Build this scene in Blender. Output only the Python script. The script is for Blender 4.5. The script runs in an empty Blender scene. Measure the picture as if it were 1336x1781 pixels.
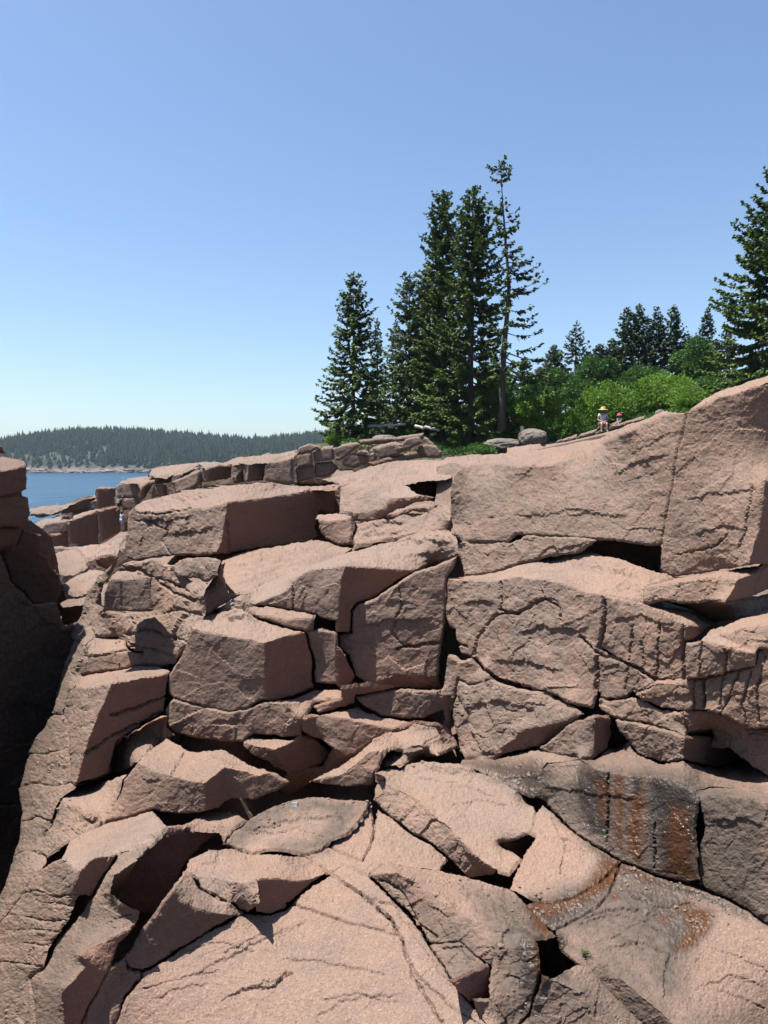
import bpy, bmesh, math, random
import numpy as np
from mathutils import Vector, Matrix
from mathutils.geometry import delaunay_2d_cdt

scene = bpy.context.scene
col = scene.collection

# ------------------------------------------------------------------ camera
PW, PH, FOC, HORIZON = 1336.0, 1781.0, 1237.0, 808.0     # photo size, focal length in its pixels, horizon row
PITCH = math.atan((PH / 2 - HORIZON) / FOC)
cam_data = bpy.data.cameras.new('camera')
cam = bpy.data.objects.new('camera', cam_data); col.objects.link(cam)
cam_data.sensor_fit = 'VERTICAL'; cam_data.sensor_height = 36.0
cam_data.lens = 36.0 * FOC / PH
cam_data.clip_start = 0.05; cam_data.clip_end = 12000
cam.rotation_euler = (math.pi / 2 - PITCH, 0, 0)
scene.camera = cam

# ------------------------------------------------------------------ sky, sun, exposure
SUN = Vector((-0.31, 0.0, 0.95)).normalized()          # direction towards the sun
world = bpy.data.worlds.new('World'); scene.world = world; world.use_nodes = True
wn = world.node_tree.nodes; wl = world.node_tree.links
bg = wn['Background']
sky = wn.new('ShaderNodeTexSky'); sky.sky_type = 'NISHITA'; sky.sun_disc = False
sky.sun_elevation = math.asin(SUN.z)
sky.sun_rotation = math.atan2(SUN.x, SUN.y)
sky.altitude = 0; sky.air_density = 1.0; sky.dust_density = 1.15; sky.ozone_density = 1.2
tint = wn.new('ShaderNodeMix'); tint.data_type = 'RGBA'; tint.blend_type = 'MULTIPLY'; tint.inputs[0].default_value = 1.0; tint.inputs[7].default_value = (0.86, 0.94, 1.01, 1)
wl.new(sky.outputs[0], tint.inputs[6]); wl.new(tint.outputs[2], bg.inputs[0]); bg.inputs[1].default_value = 0.074
sun_data = bpy.data.lights.new('sun', 'SUN'); sun_data.energy = 5.0; sun_data.angle = math.radians(0.53)
sun_data.color = (1.0, 0.955, 0.88)
sun = bpy.data.objects.new('sun', sun_data); col.objects.link(sun)
sun.rotation_euler = SUN.to_track_quat('Z', 'Y').to_euler()
vs = scene.view_settings
vs.view_transform = 'Standard'; vs.look = 'None'; vs.gamma = 1.0; vs.exposure = 1.35; vs.use_curve_mapping = False
scene.cycles.use_denoising = True
scene.cycles.max_bounces = 6; scene.cycles.volume_bounces = 1; scene.cycles.transparent_max_bounces = 8
scene.cycles.caustics_reflective = False; scene.cycles.caustics_refractive = False

# ------------------------------------------------------------------ helpers
SP, CP = math.sin(PITCH), math.cos(PITCH)
def ray(px, py):
    """direction through a photo pixel with y component 1 (arrays welcome)"""
    cx = (np.asarray(px, float) - PW / 2) / FOC; cy = -(np.asarray(py, float) - PH / 2) / FOC
    y = cy * SP + CP; z = cy * CP - SP
    return np.stack([cx / y, np.ones_like(cx), z / y], -1)
def at(px, py, Y):
    return Vector(ray(px, py) * Y)
def project(P):
    f = P[..., 1] * CP - P[..., 2] * SP; u = P[..., 1] * SP + P[..., 2] * CP
    f = np.maximum(f, 1e-3)
    return PW / 2 + FOC * P[..., 0] / f, PH / 2 - FOC * u / f

def _h(ix, iy, iz, s):
    v = (ix.astype(np.int64) * 374761393 + iy.astype(np.int64) * 668265263 + iz.astype(np.int64) * 2147483647 + s * 1274126177) & 0xFFFFFFFF
    v = ((v ^ (v >> 13)) * 1274126177) & 0xFFFFFFFF
    v = ((v ^ (v >> 15)) * 2246822519) & 0xFFFFFFFF
    return (v ^ (v >> 16)) & 0xFFFFFFFF
def _rnd(ix, iy, iz, s):
    return _h(ix, iy, iz, s) / 4294967295.0
def noise3(p, seed=0):
    """gradient noise, about -0.7..0.7"""
    i = np.floor(p).astype(np.int64); f = p - i
    u = f * f * f * (f * (f * 6 - 15) + 10)
    out = 0
    for dx in (0, 1):
        for dy in (0, 1):
            for dz in (0, 1):
                h = _h(i[:, 0] + dx, i[:, 1] + dy, i[:, 2] + dz, seed)
                gx = (h & 255) / 127.5 - 1; gy = ((h >> 8) & 255) / 127.5 - 1; gz = ((h >> 16) & 255) / 127.5 - 1
                d = gx * (f[:, 0] - dx) + gy * (f[:, 1] - dy) + gz * (f[:, 2] - dz)
                w = (u[:, 0] if dx else 1 - u[:, 0]) * (u[:, 1] if dy else 1 - u[:, 1]) * (u[:, 2] if dz else 1 - u[:, 2])
                out = out + w * d
    return out
ROT = np.array(Matrix.Rotation(0.9, 3, Vector((0.4, 0.7, 0.6)).normalized()))
def fbm(p, freq, octaves, seed=0, gain=0.5):
    q = p * freq; a = 1.0; out = np.zeros(len(p))
    for k in range(octaves):
        out += a * noise3(q, seed + k * 17); q = (q @ ROT.T) * 2.03 + 11.7; a *= gain
    return out
def fracture(p, size, seed=0, stretch=(1, 1, 1)):
    """broken-rock relief: every jittered cell gets its own offset and tilt; returns height (-1..1) and border distance"""
    q = (p @ ROT.T) / (size * np.asarray(stretch, float)); i = np.floor(q).astype(np.int64)
    best = np.full(len(q), 9e9); second = best.copy(); hgt = np.zeros(len(q))
    for dx in (-1, 0, 1):
        for dy in (-1, 0, 1):
            for dz in (-1, 0, 1):
                c = i + np.array([dx, dy, dz])
                j = np.stack([_rnd(c[:, 0], c[:, 1], c[:, 2], seed + k) for k in range(3)], -1)
                dv = q - (c + j); d = (dv * dv).sum(1)
                off = _rnd(c[:, 0], c[:, 1], c[:, 2], seed + 7) * 2 - 1
                tl = np.stack([_rnd(c[:, 0], c[:, 1], c[:, 2], seed + 8 + k) * 2 - 1 for k in range(3)], -1)
                hh = off * 0.6 + (tl * dv).sum(1) * 0.9
                m = d < best
                second = np.where(m, best, np.minimum(second, d)); best = np.where(m, d, best); hgt = np.where(m, hh, hgt)
    return hgt, np.sqrt(second) - np.sqrt(best)

def add_mesh(name, V, F, mat, parent=None, attrs=None, smooth=False):
    me = bpy.data.meshes.new(name)
    V = np.asarray(V, np.float32)
    if isinstance(F, np.ndarray):
        n = len(F); k = F.shape[1]
        me.vertices.add(len(V)); me.vertices.foreach_set('co', V.ravel())
        me.loops.add(n * k); me.loops.foreach_set('vertex_index', F.astype(np.int32).ravel())
        me.polygons.add(n)
        me.polygons.foreach_set('loop_start', np.arange(0, n * k, k, dtype=np.int32))
        me.update(calc_edges=True)
    else:
        me.from_pydata([tuple(v) for v in V], [], F); me.update()
    me.polygons.foreach_set('use_smooth', np.full(len(me.polygons), smooth, dtype=bool))
    for nm, arr in (attrs or {}).items():
        arr = np.asarray(arr, np.float32)
        if arr.ndim == 1:
            a = me.attributes.new(nm, 'FLOAT', 'POINT'); a.data.foreach_set('value', arr)
        else:
            a = me.attributes.new(nm, 'FLOAT_COLOR', 'POINT'); a.data.foreach_set('color', arr.ravel())
    if mat: me.materials.append(mat)
    o = bpy.data.objects.new(name, me); col.objects.link(o)
    if parent: o.parent = parent
    return o
def tag(o, label=None, cat=None, group=None, kind=None):
    for k, v in (('label', label), ('category', cat), ('group', group), ('kind', kind)):
        if v: o[k] = v
    return o
def empty(name, loc=(0, 0, 0)):
    o = bpy.data.objects.new(name, None); col.objects.link(o); o.location = loc; o.empty_display_size = 0.2
    return o
class NB:
    """small node-tree writer"""
    def __init__(s, name):
        s.m = bpy.data.materials.new(name); s.m.use_nodes = True
        s.t = s.m.node_tree; s.n = s.t.nodes; s.p = s.n['Principled BSDF']
    def node(s, t, **kw):
        x = s.n.new(t)
        for k, v in kw.items(): setattr(x, k, v)
        return x
    def link(s, a, b): s.t.links.new(a, b)
    def val(s, sock, v):
        if hasattr(v, 'is_linked') or isinstance(v, bpy.types.NodeSocket): s.link(v, sock)
        else: sock.default_value = v
    def noise(s, vec, scale, detail=3, rough=.55, dist=0):
        x = s.node('ShaderNodeTexNoise'); s.link(vec, x.inputs['Vector']); x.inputs['Scale'].default_value = scale
        x.inputs['Detail'].default_value = detail; x.inputs['Roughness'].default_value = rough; x.inputs['Distortion'].default_value = dist
        return x.outputs['Fac']
    def ramp(s, fac, lo, hi, a=0.0, b=1.0):
        x = s.node('ShaderNodeMapRange'); s.link(fac, x.inputs[0])
        for i, v in enumerate((lo, hi, a, b)): x.inputs[i + 1].default_value = v
        return x.outputs[0]
    def mix(s, fac, a, b, mode='MIX'):
        x = s.node('ShaderNodeMix', data_type='RGBA', blend_type=mode); s.val(x.inputs[0], fac)
        for sock, v in ((x.inputs[6], a), (x.inputs[7], b)):
            if isinstance(v, tuple): sock.default_value = (*v[:3], 1)
            else: s.link(v, sock)
        return x.outputs[2]
    def math(s, op, a, b=0.0):
        x = s.node('ShaderNodeMath', operation=op); s.val(x.inputs[0], a); s.val(x.inputs[1], b); return x.outputs[0]
    def attr(s, name):
        x = s.node('ShaderNodeAttribute', attribute_name=name); return x

# ------------------------------------------------------------------ traced outlines (photo pixels): rocks, cracks, stains and painted chasm shade
ROCK_TEXT = '''
# granite_boulder|huge rough overhanging boulder along the upper right, its top rising to a ridge|th=2.2
L*.85 781,856 786,828 800,812 850,806 905,812 960,806 1000,797 1050,772 1090,752 1120,735 1150,722 1195,716 1190,742 1182,768 1175,800 1168,850 1158,890 1150,946 1120,947 1080,941 1040,938 1000,935 960,933 915,930 895,930 882,942 850,943 808,941 790,930 781,905
T 800,812 850,806 905,812 960,806 1000,797 1050,772 1090,752 1120,735 1150,722 1195,716 1150,712 1108,731 1058,752 1008,775 958,790 900,796 850,797
# granite_boulder|tall speckled boulder face at the upper right edge, split off by a vertical crack|th=2
L2*.75 1195,716 1230,703 1250,690 1290,680 1310,672 1336,665 1410,640 1410,820 1330,838 1320,925 1303,983 1260,992 1220,998 1180,1003 1158,1000 1150,990 1150,946 1158,890 1168,850 1175,800 1182,768 1190,742
R 1330,838 1410,820 1410,975 1336,979 1303,983 1320,925
T 1195,716 1230,703 1250,690 1290,680 1310,672 1410,636 1420,622 1310,660 1260,676 1225,692
# granite_block|dark recessed block wedged beneath the huge overhanging boulder|th=1.5
L*1.2 793,945 808,938 850,940 882,938 915,926 960,929 1000,932 1040,935 1005,962 985,966 955,967 930,976 900,980 870,992 830,1000 805,1002 800,985 793,960
# rock_block||p=wall th=1 k=1.09
U 990,930 1040,935 1090,938 1152,940 1152,1002 1100,990 1050,972 1000,962
# granite_block|massive cracked block with a broad pale top below the overhanging boulder|th=2
T*.8 778,1003 805,1000 830,997 870,988 900,977 930,972 960,962 1010,955 1080,972 1150,995 1185,1004 1118,1022 1118,1050 1085,1042 1050,1036 1010,1028 980,1014 940,1006 900,1002 870,1009 820,1008
L*1.05 778,1003 820,1008 870,1009 870,1060 850,1085 825,1110 815,1140 800,1138 792,1120 790,1095 776,1090 772,1060 774,1020
L*1.0 870,1009 900,1002 940,1006 980,1014 1010,1028 1050,1036 1052,1070 1045,1110 1040,1140 1038,1200 1032,1232 990,1222 950,1204 900,1192 865,1180 840,1162 825,1147 815,1140 825,1110 850,1085 870,1060
# rock_block||p=wall th=1.2
L*1.3 1050,1036 1085,1042 1118,1052 1150,1065 1195,1088 1200,1112 1190,1120 1190,1182 1160,1186 1140,1186 1100,1157 1075,1147 1045,1126 1045,1110 1052,1070
T 1118,1052 1150,1056 1185,1055 1210,1067 1242,1086 1225,1091 1195,1088 1150,1065
R 1195,1088 1225,1091 1242,1086 1225,1101 1205,1113 1200,1112
# rock_block||p=wall th=.8
L*1.2 1040,1128 1065,1142 1090,1152 1138,1182 1134,1192 1100,1207 1085,1213 1065,1217 1040,1214 1036,1202 1038,1140
# rock_block||p=wall th=1 k=.955
T 1215,1115 1235,1095 1280,1078 1340,1064 1420,1050 1420,1085 1340,1086 1290,1092 1255,1105 1290,1120 1315,1136 1280,1130 1240,1118
L*1.2 1190,1121 1215,1115 1240,1118 1280,1130 1315,1136 1310,1160 1280,1167 1220,1179 1190,1183
L*1.4 1255,1105 1290,1092 1340,1086 1420,1085 1420,1125 1320,1128 1315,1136 1290,1120
# rock_block||p=wall th=1 k=.975
L*1.2 1100,1208 1140,1190 1190,1184 1225,1179 1225,1236 1200,1236 1180,1236 1150,1231 1110,1216
# rock_block||p=wall th=1 k=.965
L*1.2 1225,1179 1280,1167 1312,1160 1320,1130 1420,1124 1420,1266 1336,1266 1300,1269 1280,1256 1250,1241 1225,1236
# rock_block||p=wall th=.7
L*1.4 1038,1218 1065,1219 1100,1213 1125,1225 1150,1236 1185,1240 1200,1275 1190,1281 1140,1263 1110,1256 1080,1251 1060,1246 1042,1232
# rock_block||p=wall th=.7
L*1.3 1066,1250 1115,1258 1190,1283 1188,1322 1150,1327 1110,1312 1092,1290 1078,1272
R 1190,1283 1240,1282 1300,1320 1250,1335 1188,1322
# granite_block|small squarish chunk stuck beneath the dark ledge at the right edge|th=.4
L*1.4 1238,1268 1246,1262 1270,1270 1271,1280 1266,1300 1252,1302 1238,1298 1240,1282
# rock_block||p=wall th=1
L*1.2 1271,1276 1300,1272 1336,1270 1420,1270 1420,1400 1336,1352 1310,1336 1290,1318 1268,1302
U 1185,1238 1250,1243 1280,1258 1300,1270 1271,1276 1238,1268 1200,1276
# granite_block|bulky lower block with a rough nose above the wet ledge|th=1.4
L*1.5 797,1180 815,1192 830,1190 850,1180 870,1187 900,1197 950,1208 990,1226 1012,1240 985,1252 970,1256 940,1264 905,1270 897,1285 870,1302 840,1316 805,1320 797,1300 790,1270 783,1240 790,1215
U 897,1285 905,1270 940,1264 970,1256 985,1252 1012,1240 1003,1252 970,1285 935,1302 900,1308 860,1318 805,1324 840,1316 870,1302
# granite_block|small pale triangular block wedged above the wet rock wall|th=.6
L*1.2 935,1301 960,1286 985,1263 1003,1250 1035,1244 1033,1321 1008,1319 1000,1316 960,1312
R 1035,1244 1062,1245 1068,1275 1056,1302 1033,1321
# rock_block||p=wall th=.4
L 768,1195 778,1138 792,1140 800,1150 818,1145 840,1165 858,1180 830,1190 815,1192 797,1180 790,1215 783,1240 770,1230 764,1205
# granite_slab|thin jutting ledge slab under the tall boulder at the right edge|th=1
L*1.3 1118,1024 1160,1015 1200,1007 1240,1003 1287,1006 1275,1030 1260,1048 1230,1046 1190,1049 1150,1044 1120,1049
R 1287,1006 1336,990 1420,985 1420,1015 1336,1028 1300,1041 1260,1048 1275,1030
T 1118,1024 1150,1003 1185,1004 1230,998 1290,986 1336,978 1420,970 1420,985 1336,990 1287,1006 1240,1003 1200,1007 1160,1015
# rock_block||p=wall th=.8 k=1.05
T 1140,1045 1190,1049 1260,1048 1300,1041 1420,1015 1420,1055 1340,1066 1280,1080 1242,1088 1210,1070 1185,1057
# granite_block|upright block with a patchy face left of the deep vertical crack|th=1.4 u=1
F*1.0 612,1064 624,1052 649,1042 689,1014 724,994 754,986 794,968 790,985 778,1003 775,1040 772,1090 768,1115 765,1135 763,1178 730,1174 690,1172 660,1186 640,1191 615,1176 612,1160 605,1141 586,1126 589,1106 611,1101
U 640,1191 660,1186 690,1172 730,1174 763,1178 766,1203 735,1200 700,1200 660,1204
# granite_slab|long sloping slab with a pale top and dark red overhung face, mid scene|th=1.6
T*.7 400,1045 430,1028 460,1012 490,1000 530,985 560,975 600,962 640,950 690,940 740,930 790,928 797,945 795,966 755,982 725,992 690,990 640,985 600,984 570,985 540,990 515,1004 490,1030 460,1044 440,1053 420,1056
F*.9 540,990 570,985 600,984 592,1010 590,1060 586,1080 560,1076 545,1068 510,1060 470,1056 440,1053 460,1044 490,1030 515,1004
R*.6 600,984 640,985 690,990 725,992 690,1012 650,1040 625,1050 613,1062 612,1098 588,1100 586,1080 590,1060 592,1010
# rock_block||p=ledge th=.6
T*.7 425,1063 440,1053 470,1056 510,1060 545,1068 552,1064 546,1075 500,1078 470,1073 440,1069
F*.8 425,1063 440,1069 470,1073 500,1078 546,1075 545,1097 533,1097 505,1092 470,1081 445,1073
# granite_boulder|large angular boulder with a flat dim front and sunlit top in the middle|th=1.5
T*.6 333,1092 345,1078 375,1060 400,1045 420,1056 440,1053 425,1063 445,1073 470,1081 505,1092 533,1097 500,1105 459,1117 440,1112 400,1108 365,1100
F*.7 333,1092 365,1100 400,1108 440,1112 459,1117 462,1220 450,1218 430,1232 400,1238 370,1233 335,1225 300,1215 290,1205 293,1175 310,1150 320,1120
R*.5 459,1117 500,1105 533,1097 545,1150 548,1197 510,1212 480,1220 462,1220
# granite_block|narrow squared block in the shade beside the angular middle boulder|th=.8
F*.6 533,1097 545,1097 560,1094 587,1097 587,1140 586,1190 565,1190 548,1187 545,1150
R*.6 587,1120 605,1142 620,1175 612,1196 597,1198 586,1190
# granite_block|shaded shelf block directly under the angular middle boulder|th=1.1
F*1.1 286,1235 300,1217 335,1227 400,1240 430,1234 462,1221 500,1222 512,1238 525,1250 525,1280 490,1283 440,1277 420,1290 390,1291 350,1286 305,1279 290,1262
T 462,1221 510,1213 550,1195 600,1199 592,1214 550,1224 525,1250 512,1238 500,1222
# granite_block|low pedestal block with a sunlit rim in the shaded recess|th=.8
T 420,1288 435,1279 490,1281 515,1284 500,1293 478,1304 450,1298
F 420,1288 450,1298 478,1304 500,1347 480,1337 440,1316 422,1300
R*.6 478,1304 500,1293 515,1284 525,1278 550,1284 578,1310 560,1330 520,1347 500,1347
# granite_block|wedge block with a bright pointed top in the central recess|th=.8
T*.8 553,1242 590,1232 620,1227 660,1244 700,1250 722,1255 690,1268 645,1260 600,1250
F*.9 548,1251 553,1242 600,1250 645,1260 690,1268 660,1290 620,1310 600,1316 580,1302 555,1286 548,1270
R 522,1252 553,1242 548,1251 548,1270 555,1286 530,1274
# granite_slab|curved wedge slab with a bright sweeping edge in the central recess|th=.8
T*.9 535,1357 570,1341 610,1313 650,1284 690,1262 722,1255 760,1264 770,1278 742,1290 735,1300 700,1305 680,1300 668,1310 655,1303 640,1308 620,1327 590,1347 560,1354
F 535,1357 560,1354 590,1347 620,1327 640,1308 655,1303 668,1310 662,1325 652,1342 645,1367 600,1370 560,1366
# rock_fragment||p=ledge th=.3
T 700,1305 735,1300 742,1290 770,1278 792,1283 797,1300 760,1314 735,1322 700,1330 668,1330 665,1318 690,1310
# rock_block||p=ledge th=.8
F*1.2 620,1215 660,1203 700,1199 740,1201 767,1206 777,1237 735,1251 700,1250 660,1243 630,1227
# rock_block||p=ledge th=.5
R 764,1203 790,1204 792,1285 780,1262 777,1237 770,1225
# rock_block||p=ledge th=.8
U 590,1200 640,1190 700,1198 660,1206 620,1216 622,1228 590,1234 553,1242 545,1228 592,1214
# rock_block||p=ledge th=1
U 520,1345 560,1330 580,1305 620,1312 690,1268 722,1256 780,1262 797,1300 735,1325 650,1300 600,1335 540,1362 500,1385 480,1372 500,1350
# granite_block|chunky split block with a sunlit top, lower centre left|th=1.2
T*.7 238,1325 262,1300 290,1283 330,1304 390,1304 430,1324 472,1343 450,1349 420,1340 390,1335 355,1362 330,1358 298,1350 270,1342
F*.9 238,1325 270,1342 298,1350 290,1380 265,1408 230,1420 180,1432 195,1402 215,1355
F*.9 298,1350 330,1358 355,1362 358,1412 330,1416 280,1413 265,1408 290,1380
R*.7 355,1362 390,1335 402,1392 382,1406 358,1412
F*.8 390,1335 420,1340 450,1349 472,1343 502,1362 480,1377 440,1392 402,1392
# granite_boulder|rounded grey boulder tucked behind the split block on the left slope|th=.9 k=1.045
L*1.1 190,1312 210,1290 232,1272 262,1254 288,1246 292,1283 262,1300 238,1325 222,1338 195,1348
# granite_slab|tilted sunlit slab between the dark prow and the chasm, left side|th=.8
T*.7 105,1388 120,1374 160,1364 222,1346 218,1358 197,1405 180,1432 155,1417 135,1402 115,1399
L*1.6 105,1388 115,1399 135,1402 155,1417 180,1432 150,1444 120,1463 82,1492 65,1482 74,1455 90,1428
# granite_slab|long pink tilted slab with a hairline crack, lower left|th=.8
T*.6 108,1492 120,1465 150,1445 180,1432 230,1420 266,1411 290,1437 262,1450 236,1452 225,1476 205,1486 165,1491 145,1506 135,1516 115,1498
R*.7 135,1516 145,1506 165,1491 205,1486 178,1528 160,1560 138,1556 128,1540
L 225,1476 236,1452 262,1450 290,1437 282,1455 257,1478 238,1492
# rock_block||p=slope th=1
L*1.2 70,1512 108,1492 115,1498 135,1516 128,1540 138,1556 100,1560 60,1548 38,1554
# rock_block||p=slope th=1
L*1.2 38,1554 60,1548 100,1560 138,1556 125,1572 115,1600 70,1602 30,1592 10,1592
# granite_slab|steep rough slab sliding into the chasm at the lower left edge|th=1
L*1.3 10,1592 30,1592 70,1602 115,1600 100,1622 85,1642 75,1682 40,1677 0,1672 -60,1700 -60,1680
# rock_block||p=slope th=1
L*1.5 -60,1700 0,1672 40,1677 75,1682 52,1702 57,1730 62,1800 50,1860 -60,1860
# rock_block||p=slope th=1.4
L*1.3 90,1240 108,1240 116,1255 119,1300 80,1312 48,1310 62,1280
# rock_block||p=slope th=1.4
L*1.3 48,1310 80,1312 119,1300 122,1360 95,1368 60,1362 32,1370
# rock_block||p=slope th=1.4
L*1.3 32,1370 60,1362 95,1368 122,1360 130,1368 105,1388 90,1428 60,1420 36,1430
# rock_block||p=slope th=1.4
L*1.4 36,1430 60,1420 90,1428 74,1455 65,1482 45,1478 22,1490
# rock_block||p=slope th=1.4
L*1.4 22,1490 45,1478 65,1482 82,1492 70,1512 38,1554 10,1592 -60,1680 -30,1610 10,1535
# granite_slab|grey streaked ridge slab falling towards the lower left corner|th=1
L*1.1 160,1562 178,1530 205,1488 225,1476 238,1492 197,1522 190,1555 220,1574 243,1587 240,1600 225,1618 205,1626 150,1650 138,1662 150,1677 130,1702 107,1722 112,1781 105,1860 50,1860 62,1800 57,1730 52,1702 80,1672 100,1632 130,1602
R*.9 243,1587 236,1612 207,1642 192,1682 172,1722 142,1777 110,1860 105,1860 112,1781 107,1722 130,1702 150,1677 138,1662 150,1650 205,1626 225,1618 240,1600
# granite_slab|broad shadowed slab face between the two lower left ridges|th=.8 k=.985 u=1
R*.9 239.3,1493.3 258.3,1479.3 286.3,1453.3 331.3,1442.3 383.3,1448.3 341.3,1483.3 319.3,1509.3 301.3,1546.3 269.3,1591.3 244.3,1588.3 221.3,1575.3 191.3,1556.3 198.3,1523.3
# rock_block||p=near th=.5 k=1.05
T 285,1452 290,1437 330,1428 358,1414 400,1408 430,1425 408,1442 390,1466 382,1447 330,1441
# granite_slab|pink slab with a dark red broken end face, foreground left of centre|th=.7
T*.6 322,1512 332,1490 365,1475 400,1472 440,1482 490,1484 530,1487 555,1500 571,1517 545,1528 510,1533 480,1528 447,1530 420,1537 390,1531 365,1525 340,1526
L*1.5 340,1526 365,1525 390,1531 420,1537 447,1530 446,1572 430,1587 400,1570 370,1556 350,1546
R*.7 447,1530 480,1528 510,1533 545,1528 571,1517 530,1548 495,1581 470,1591 447,1587
# granite_slab|slab with a steep shaded flank bordering the foreground pink slab|th=.8
T*.7 300,1545 322,1512 340,1526 350,1546 370,1556 400,1570 430,1587 418,1593 390,1591 340,1580 310,1565
S*1.1 300,1545 310,1565 340,1580 390,1591 418,1593 350,1626 320,1646 300,1660 250,1690 225,1685 220,1667 240,1632 268,1590
# rock_block||p=near th=.6
S*1.3 220,1667 225,1685 250,1690 247,1700 217,1735 200,1781 190,1860 110,1860 142,1777 172,1722 192,1682
# granite_slab|broad smooth pink slab filling the bottom centre foreground|th=1
T3*.45 190,1860 200,1781 217,1735 247,1700 250,1690 300,1660 320,1646 350,1626 418,1593 430,1587 470,1591 495,1581 530,1550 575,1520 600,1535 640,1562 680,1597 700,1635 720,1690 780,1745 832,1781 900,1860
# granite_slab|narrow pink slab strip right of the broad foreground slab|th=.8
T3*.6 575,1520 571,1517 600,1502 640,1522 680,1560 720,1600 745,1640 790,1712 830,1760 862,1800 900,1860 832,1781 780,1745 720,1690 700,1635 680,1597 640,1562 600,1535
# granite_slab|dark stained slab with a pale centre below the shaded recess|th=.6
T*.6 390,1466 408,1442 430,1425 470,1405 500,1390 545,1384 600,1388 645,1390 632,1420 605,1450 575,1462 560,1480 530,1487 500,1478 470,1477 440,1482 400,1472
# granite_slab|small cracked pink slab beside the dark stained slab|th=.4
T*.6 570,1472 590,1452 612,1422 645,1398 652,1440 646,1472 630,1496 600,1487
# rock_block||p=near th=.6
T*.6 560,1480 570,1472 600,1487 630,1496 646,1472 652,1440 655,1402 690,1428 720,1452 752,1468 780,1493 765,1512 720,1506 685,1500 660,1506 640,1522 600,1502 571,1517 555,1500 530,1487
# granite_slab|large pale slab with a rough broken left edge, right of centre|th=.8
T3*.5 655,1345 690,1331 740,1324 800,1328 850,1344 900,1374 925,1394 933,1410 922,1448 870,1470 907,1490 885,1520 865,1515 835,1495 800,1456 770,1430 745,1402 720,1386 690,1371 670,1361
G*1.7 652,1346 655,1345 670,1361 690,1371 720,1386 745,1402 770,1430 800,1456 835,1495 865,1515 852,1527 815,1525 780,1493 752,1468 720,1452 690,1428 665,1408 650,1392
# rock_block||p=near th=.4 k=1.015
R 858,1464 925,1440 940,1452 915,1500
# granite_slab|smooth pale slab with orange algae along its lower edge|th=.7
T3*.5 933,1410 945,1398 962,1412 990,1442 1020,1462 1080,1497 1047,1532 1000,1560 960,1570 930,1566 888,1545 907,1490 931,1455 922,1448
# granite_slab|ridged grey and pink slab with a broken front, lower centre right|th=.8
T*.8 640,1522 660,1506 685,1500 720,1506 765,1512 800,1522 852,1535 888,1545 915,1570 945,1602 968,1625 932,1632 880,1612 830,1602 800,1592 770,1562 720,1532 690,1515
G*1.5 640,1522 690,1515 720,1532 770,1562 800,1592 830,1602 880,1612 932,1632 937,1652 880,1650 858,1652 850,1682 800,1638 775,1640 745,1640 720,1600 680,1560
# granite_block|broken chunk with a sunlit edge beside the narrow pink strip|th=.5
G*1.4 745,1640 775,1640 800,1638 850,1682 790,1712
# rock_block||p=near th=.4 k=1.02
R 782,1708 852,1676 862,1742 820,1745
# granite_block|dark weathered block in the wet cleft at the bottom|th=.6
F*1.7 858,1652 880,1650 937,1652 940,1690 922,1762 892,1795 852,1737 850,1682
# rock_block||p=near th=.6
F*1.6 822,1738 855,1737 892,1795 880,1860 900,1860 862,1800 830,1760
# granite_slab|narrow wedge of pink rock between two orange algae streaks|th=.5
T*.6 915,1570 930,1566 960,1570 1000,1560 1047,1532 1080,1497 1062,1550 1040,1580 1000,1600 968,1615 945,1602
# granite_slab|broad right slab with grey wet stain and orange algae patch|th=.9
T3*.5 968,1615 1000,1600 1040,1580 1062,1550 1080,1497 1140,1522 1190,1537 1212,1540 1260,1562 1300,1582 1340,1612 1420,1650 1420,1860 1240,1860 1190,1800 1150,1762 1080,1702 1020,1647 1000,1618
G*1 968,1625 968,1615 1000,1618 1020,1647 1080,1702 1150,1762 1190,1800 1240,1860 1180,1860 1130,1800 1080,1762 1030,1702 975,1652
# granite_slab|thin pale wedge slab at the bottom edge below the right slab|th=.5
T*1.1 958,1700 1005,1675 1027,1682 1080,1740 1132,1790 1180,1860 1080,1860 1010,1722
# rock_block||p=near th=.6
F*1.8 922,1762 945,1697 958,1700 1010,1722 1080,1860 880,1860 892,1795
# granite_wall|dark wet rock wall streaked with rust orange seepage|th=1.2
L3*.85 928,1352 950,1326 1010,1320 1035,1334 1080,1345 1120,1350 1118,1400 1165,1432 1208,1440 1212,1532 1190,1537 1140,1522 1080,1497 1020,1462 990,1442 962,1412 945,1398 925,1386
L3*.9 1120,1350 1170,1352 1205,1374 1216,1392 1208,1440 1165,1432 1118,1400
# granite_block|lichen-covered grey green block at the lower right edge|th=1.2
L3*1.0 1216,1392 1235,1380 1280,1386 1340,1397 1420,1412 1420,1650 1340,1612 1300,1582 1260,1562 1212,1540 1212,1480 1224,1440
T 1216,1392 1205,1374 1240,1366 1300,1372 1420,1395 1420,1412 1340,1397 1280,1386 1235,1380
# rock_block||p=wall th=.8
T 805,1322 860,1318 900,1308 935,1302 1000,1317 1033,1322 1056,1304 1075,1298 1092,1292 1112,1313 1150,1328 1190,1323 1250,1336 1300,1322 1336,1352 1420,1400 1420,1396 1300,1373 1240,1367 1205,1375 1170,1353 1120,1351 1080,1346 1035,1335 1010,1321 950,1327 928,1353 925,1387 900,1374 850,1344 800,1330
# granite_block|long block with a sunlit top and deep red shaded side, upper left|th=2.4 u=1
T*.6 232,880 250,870 300,858 350,850 400,843 470,837 495,841 540,845 588,842 585,848 540,853 490,861 440,869 395,873 360,886 330,882 280,889 240,891
L*.85 217,970 215,945 222,892 232,880 240,891 280,889 330,882 360,886 395,873 391,900 386,940 376,963 340,966 300,966 265,971 235,976
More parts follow.
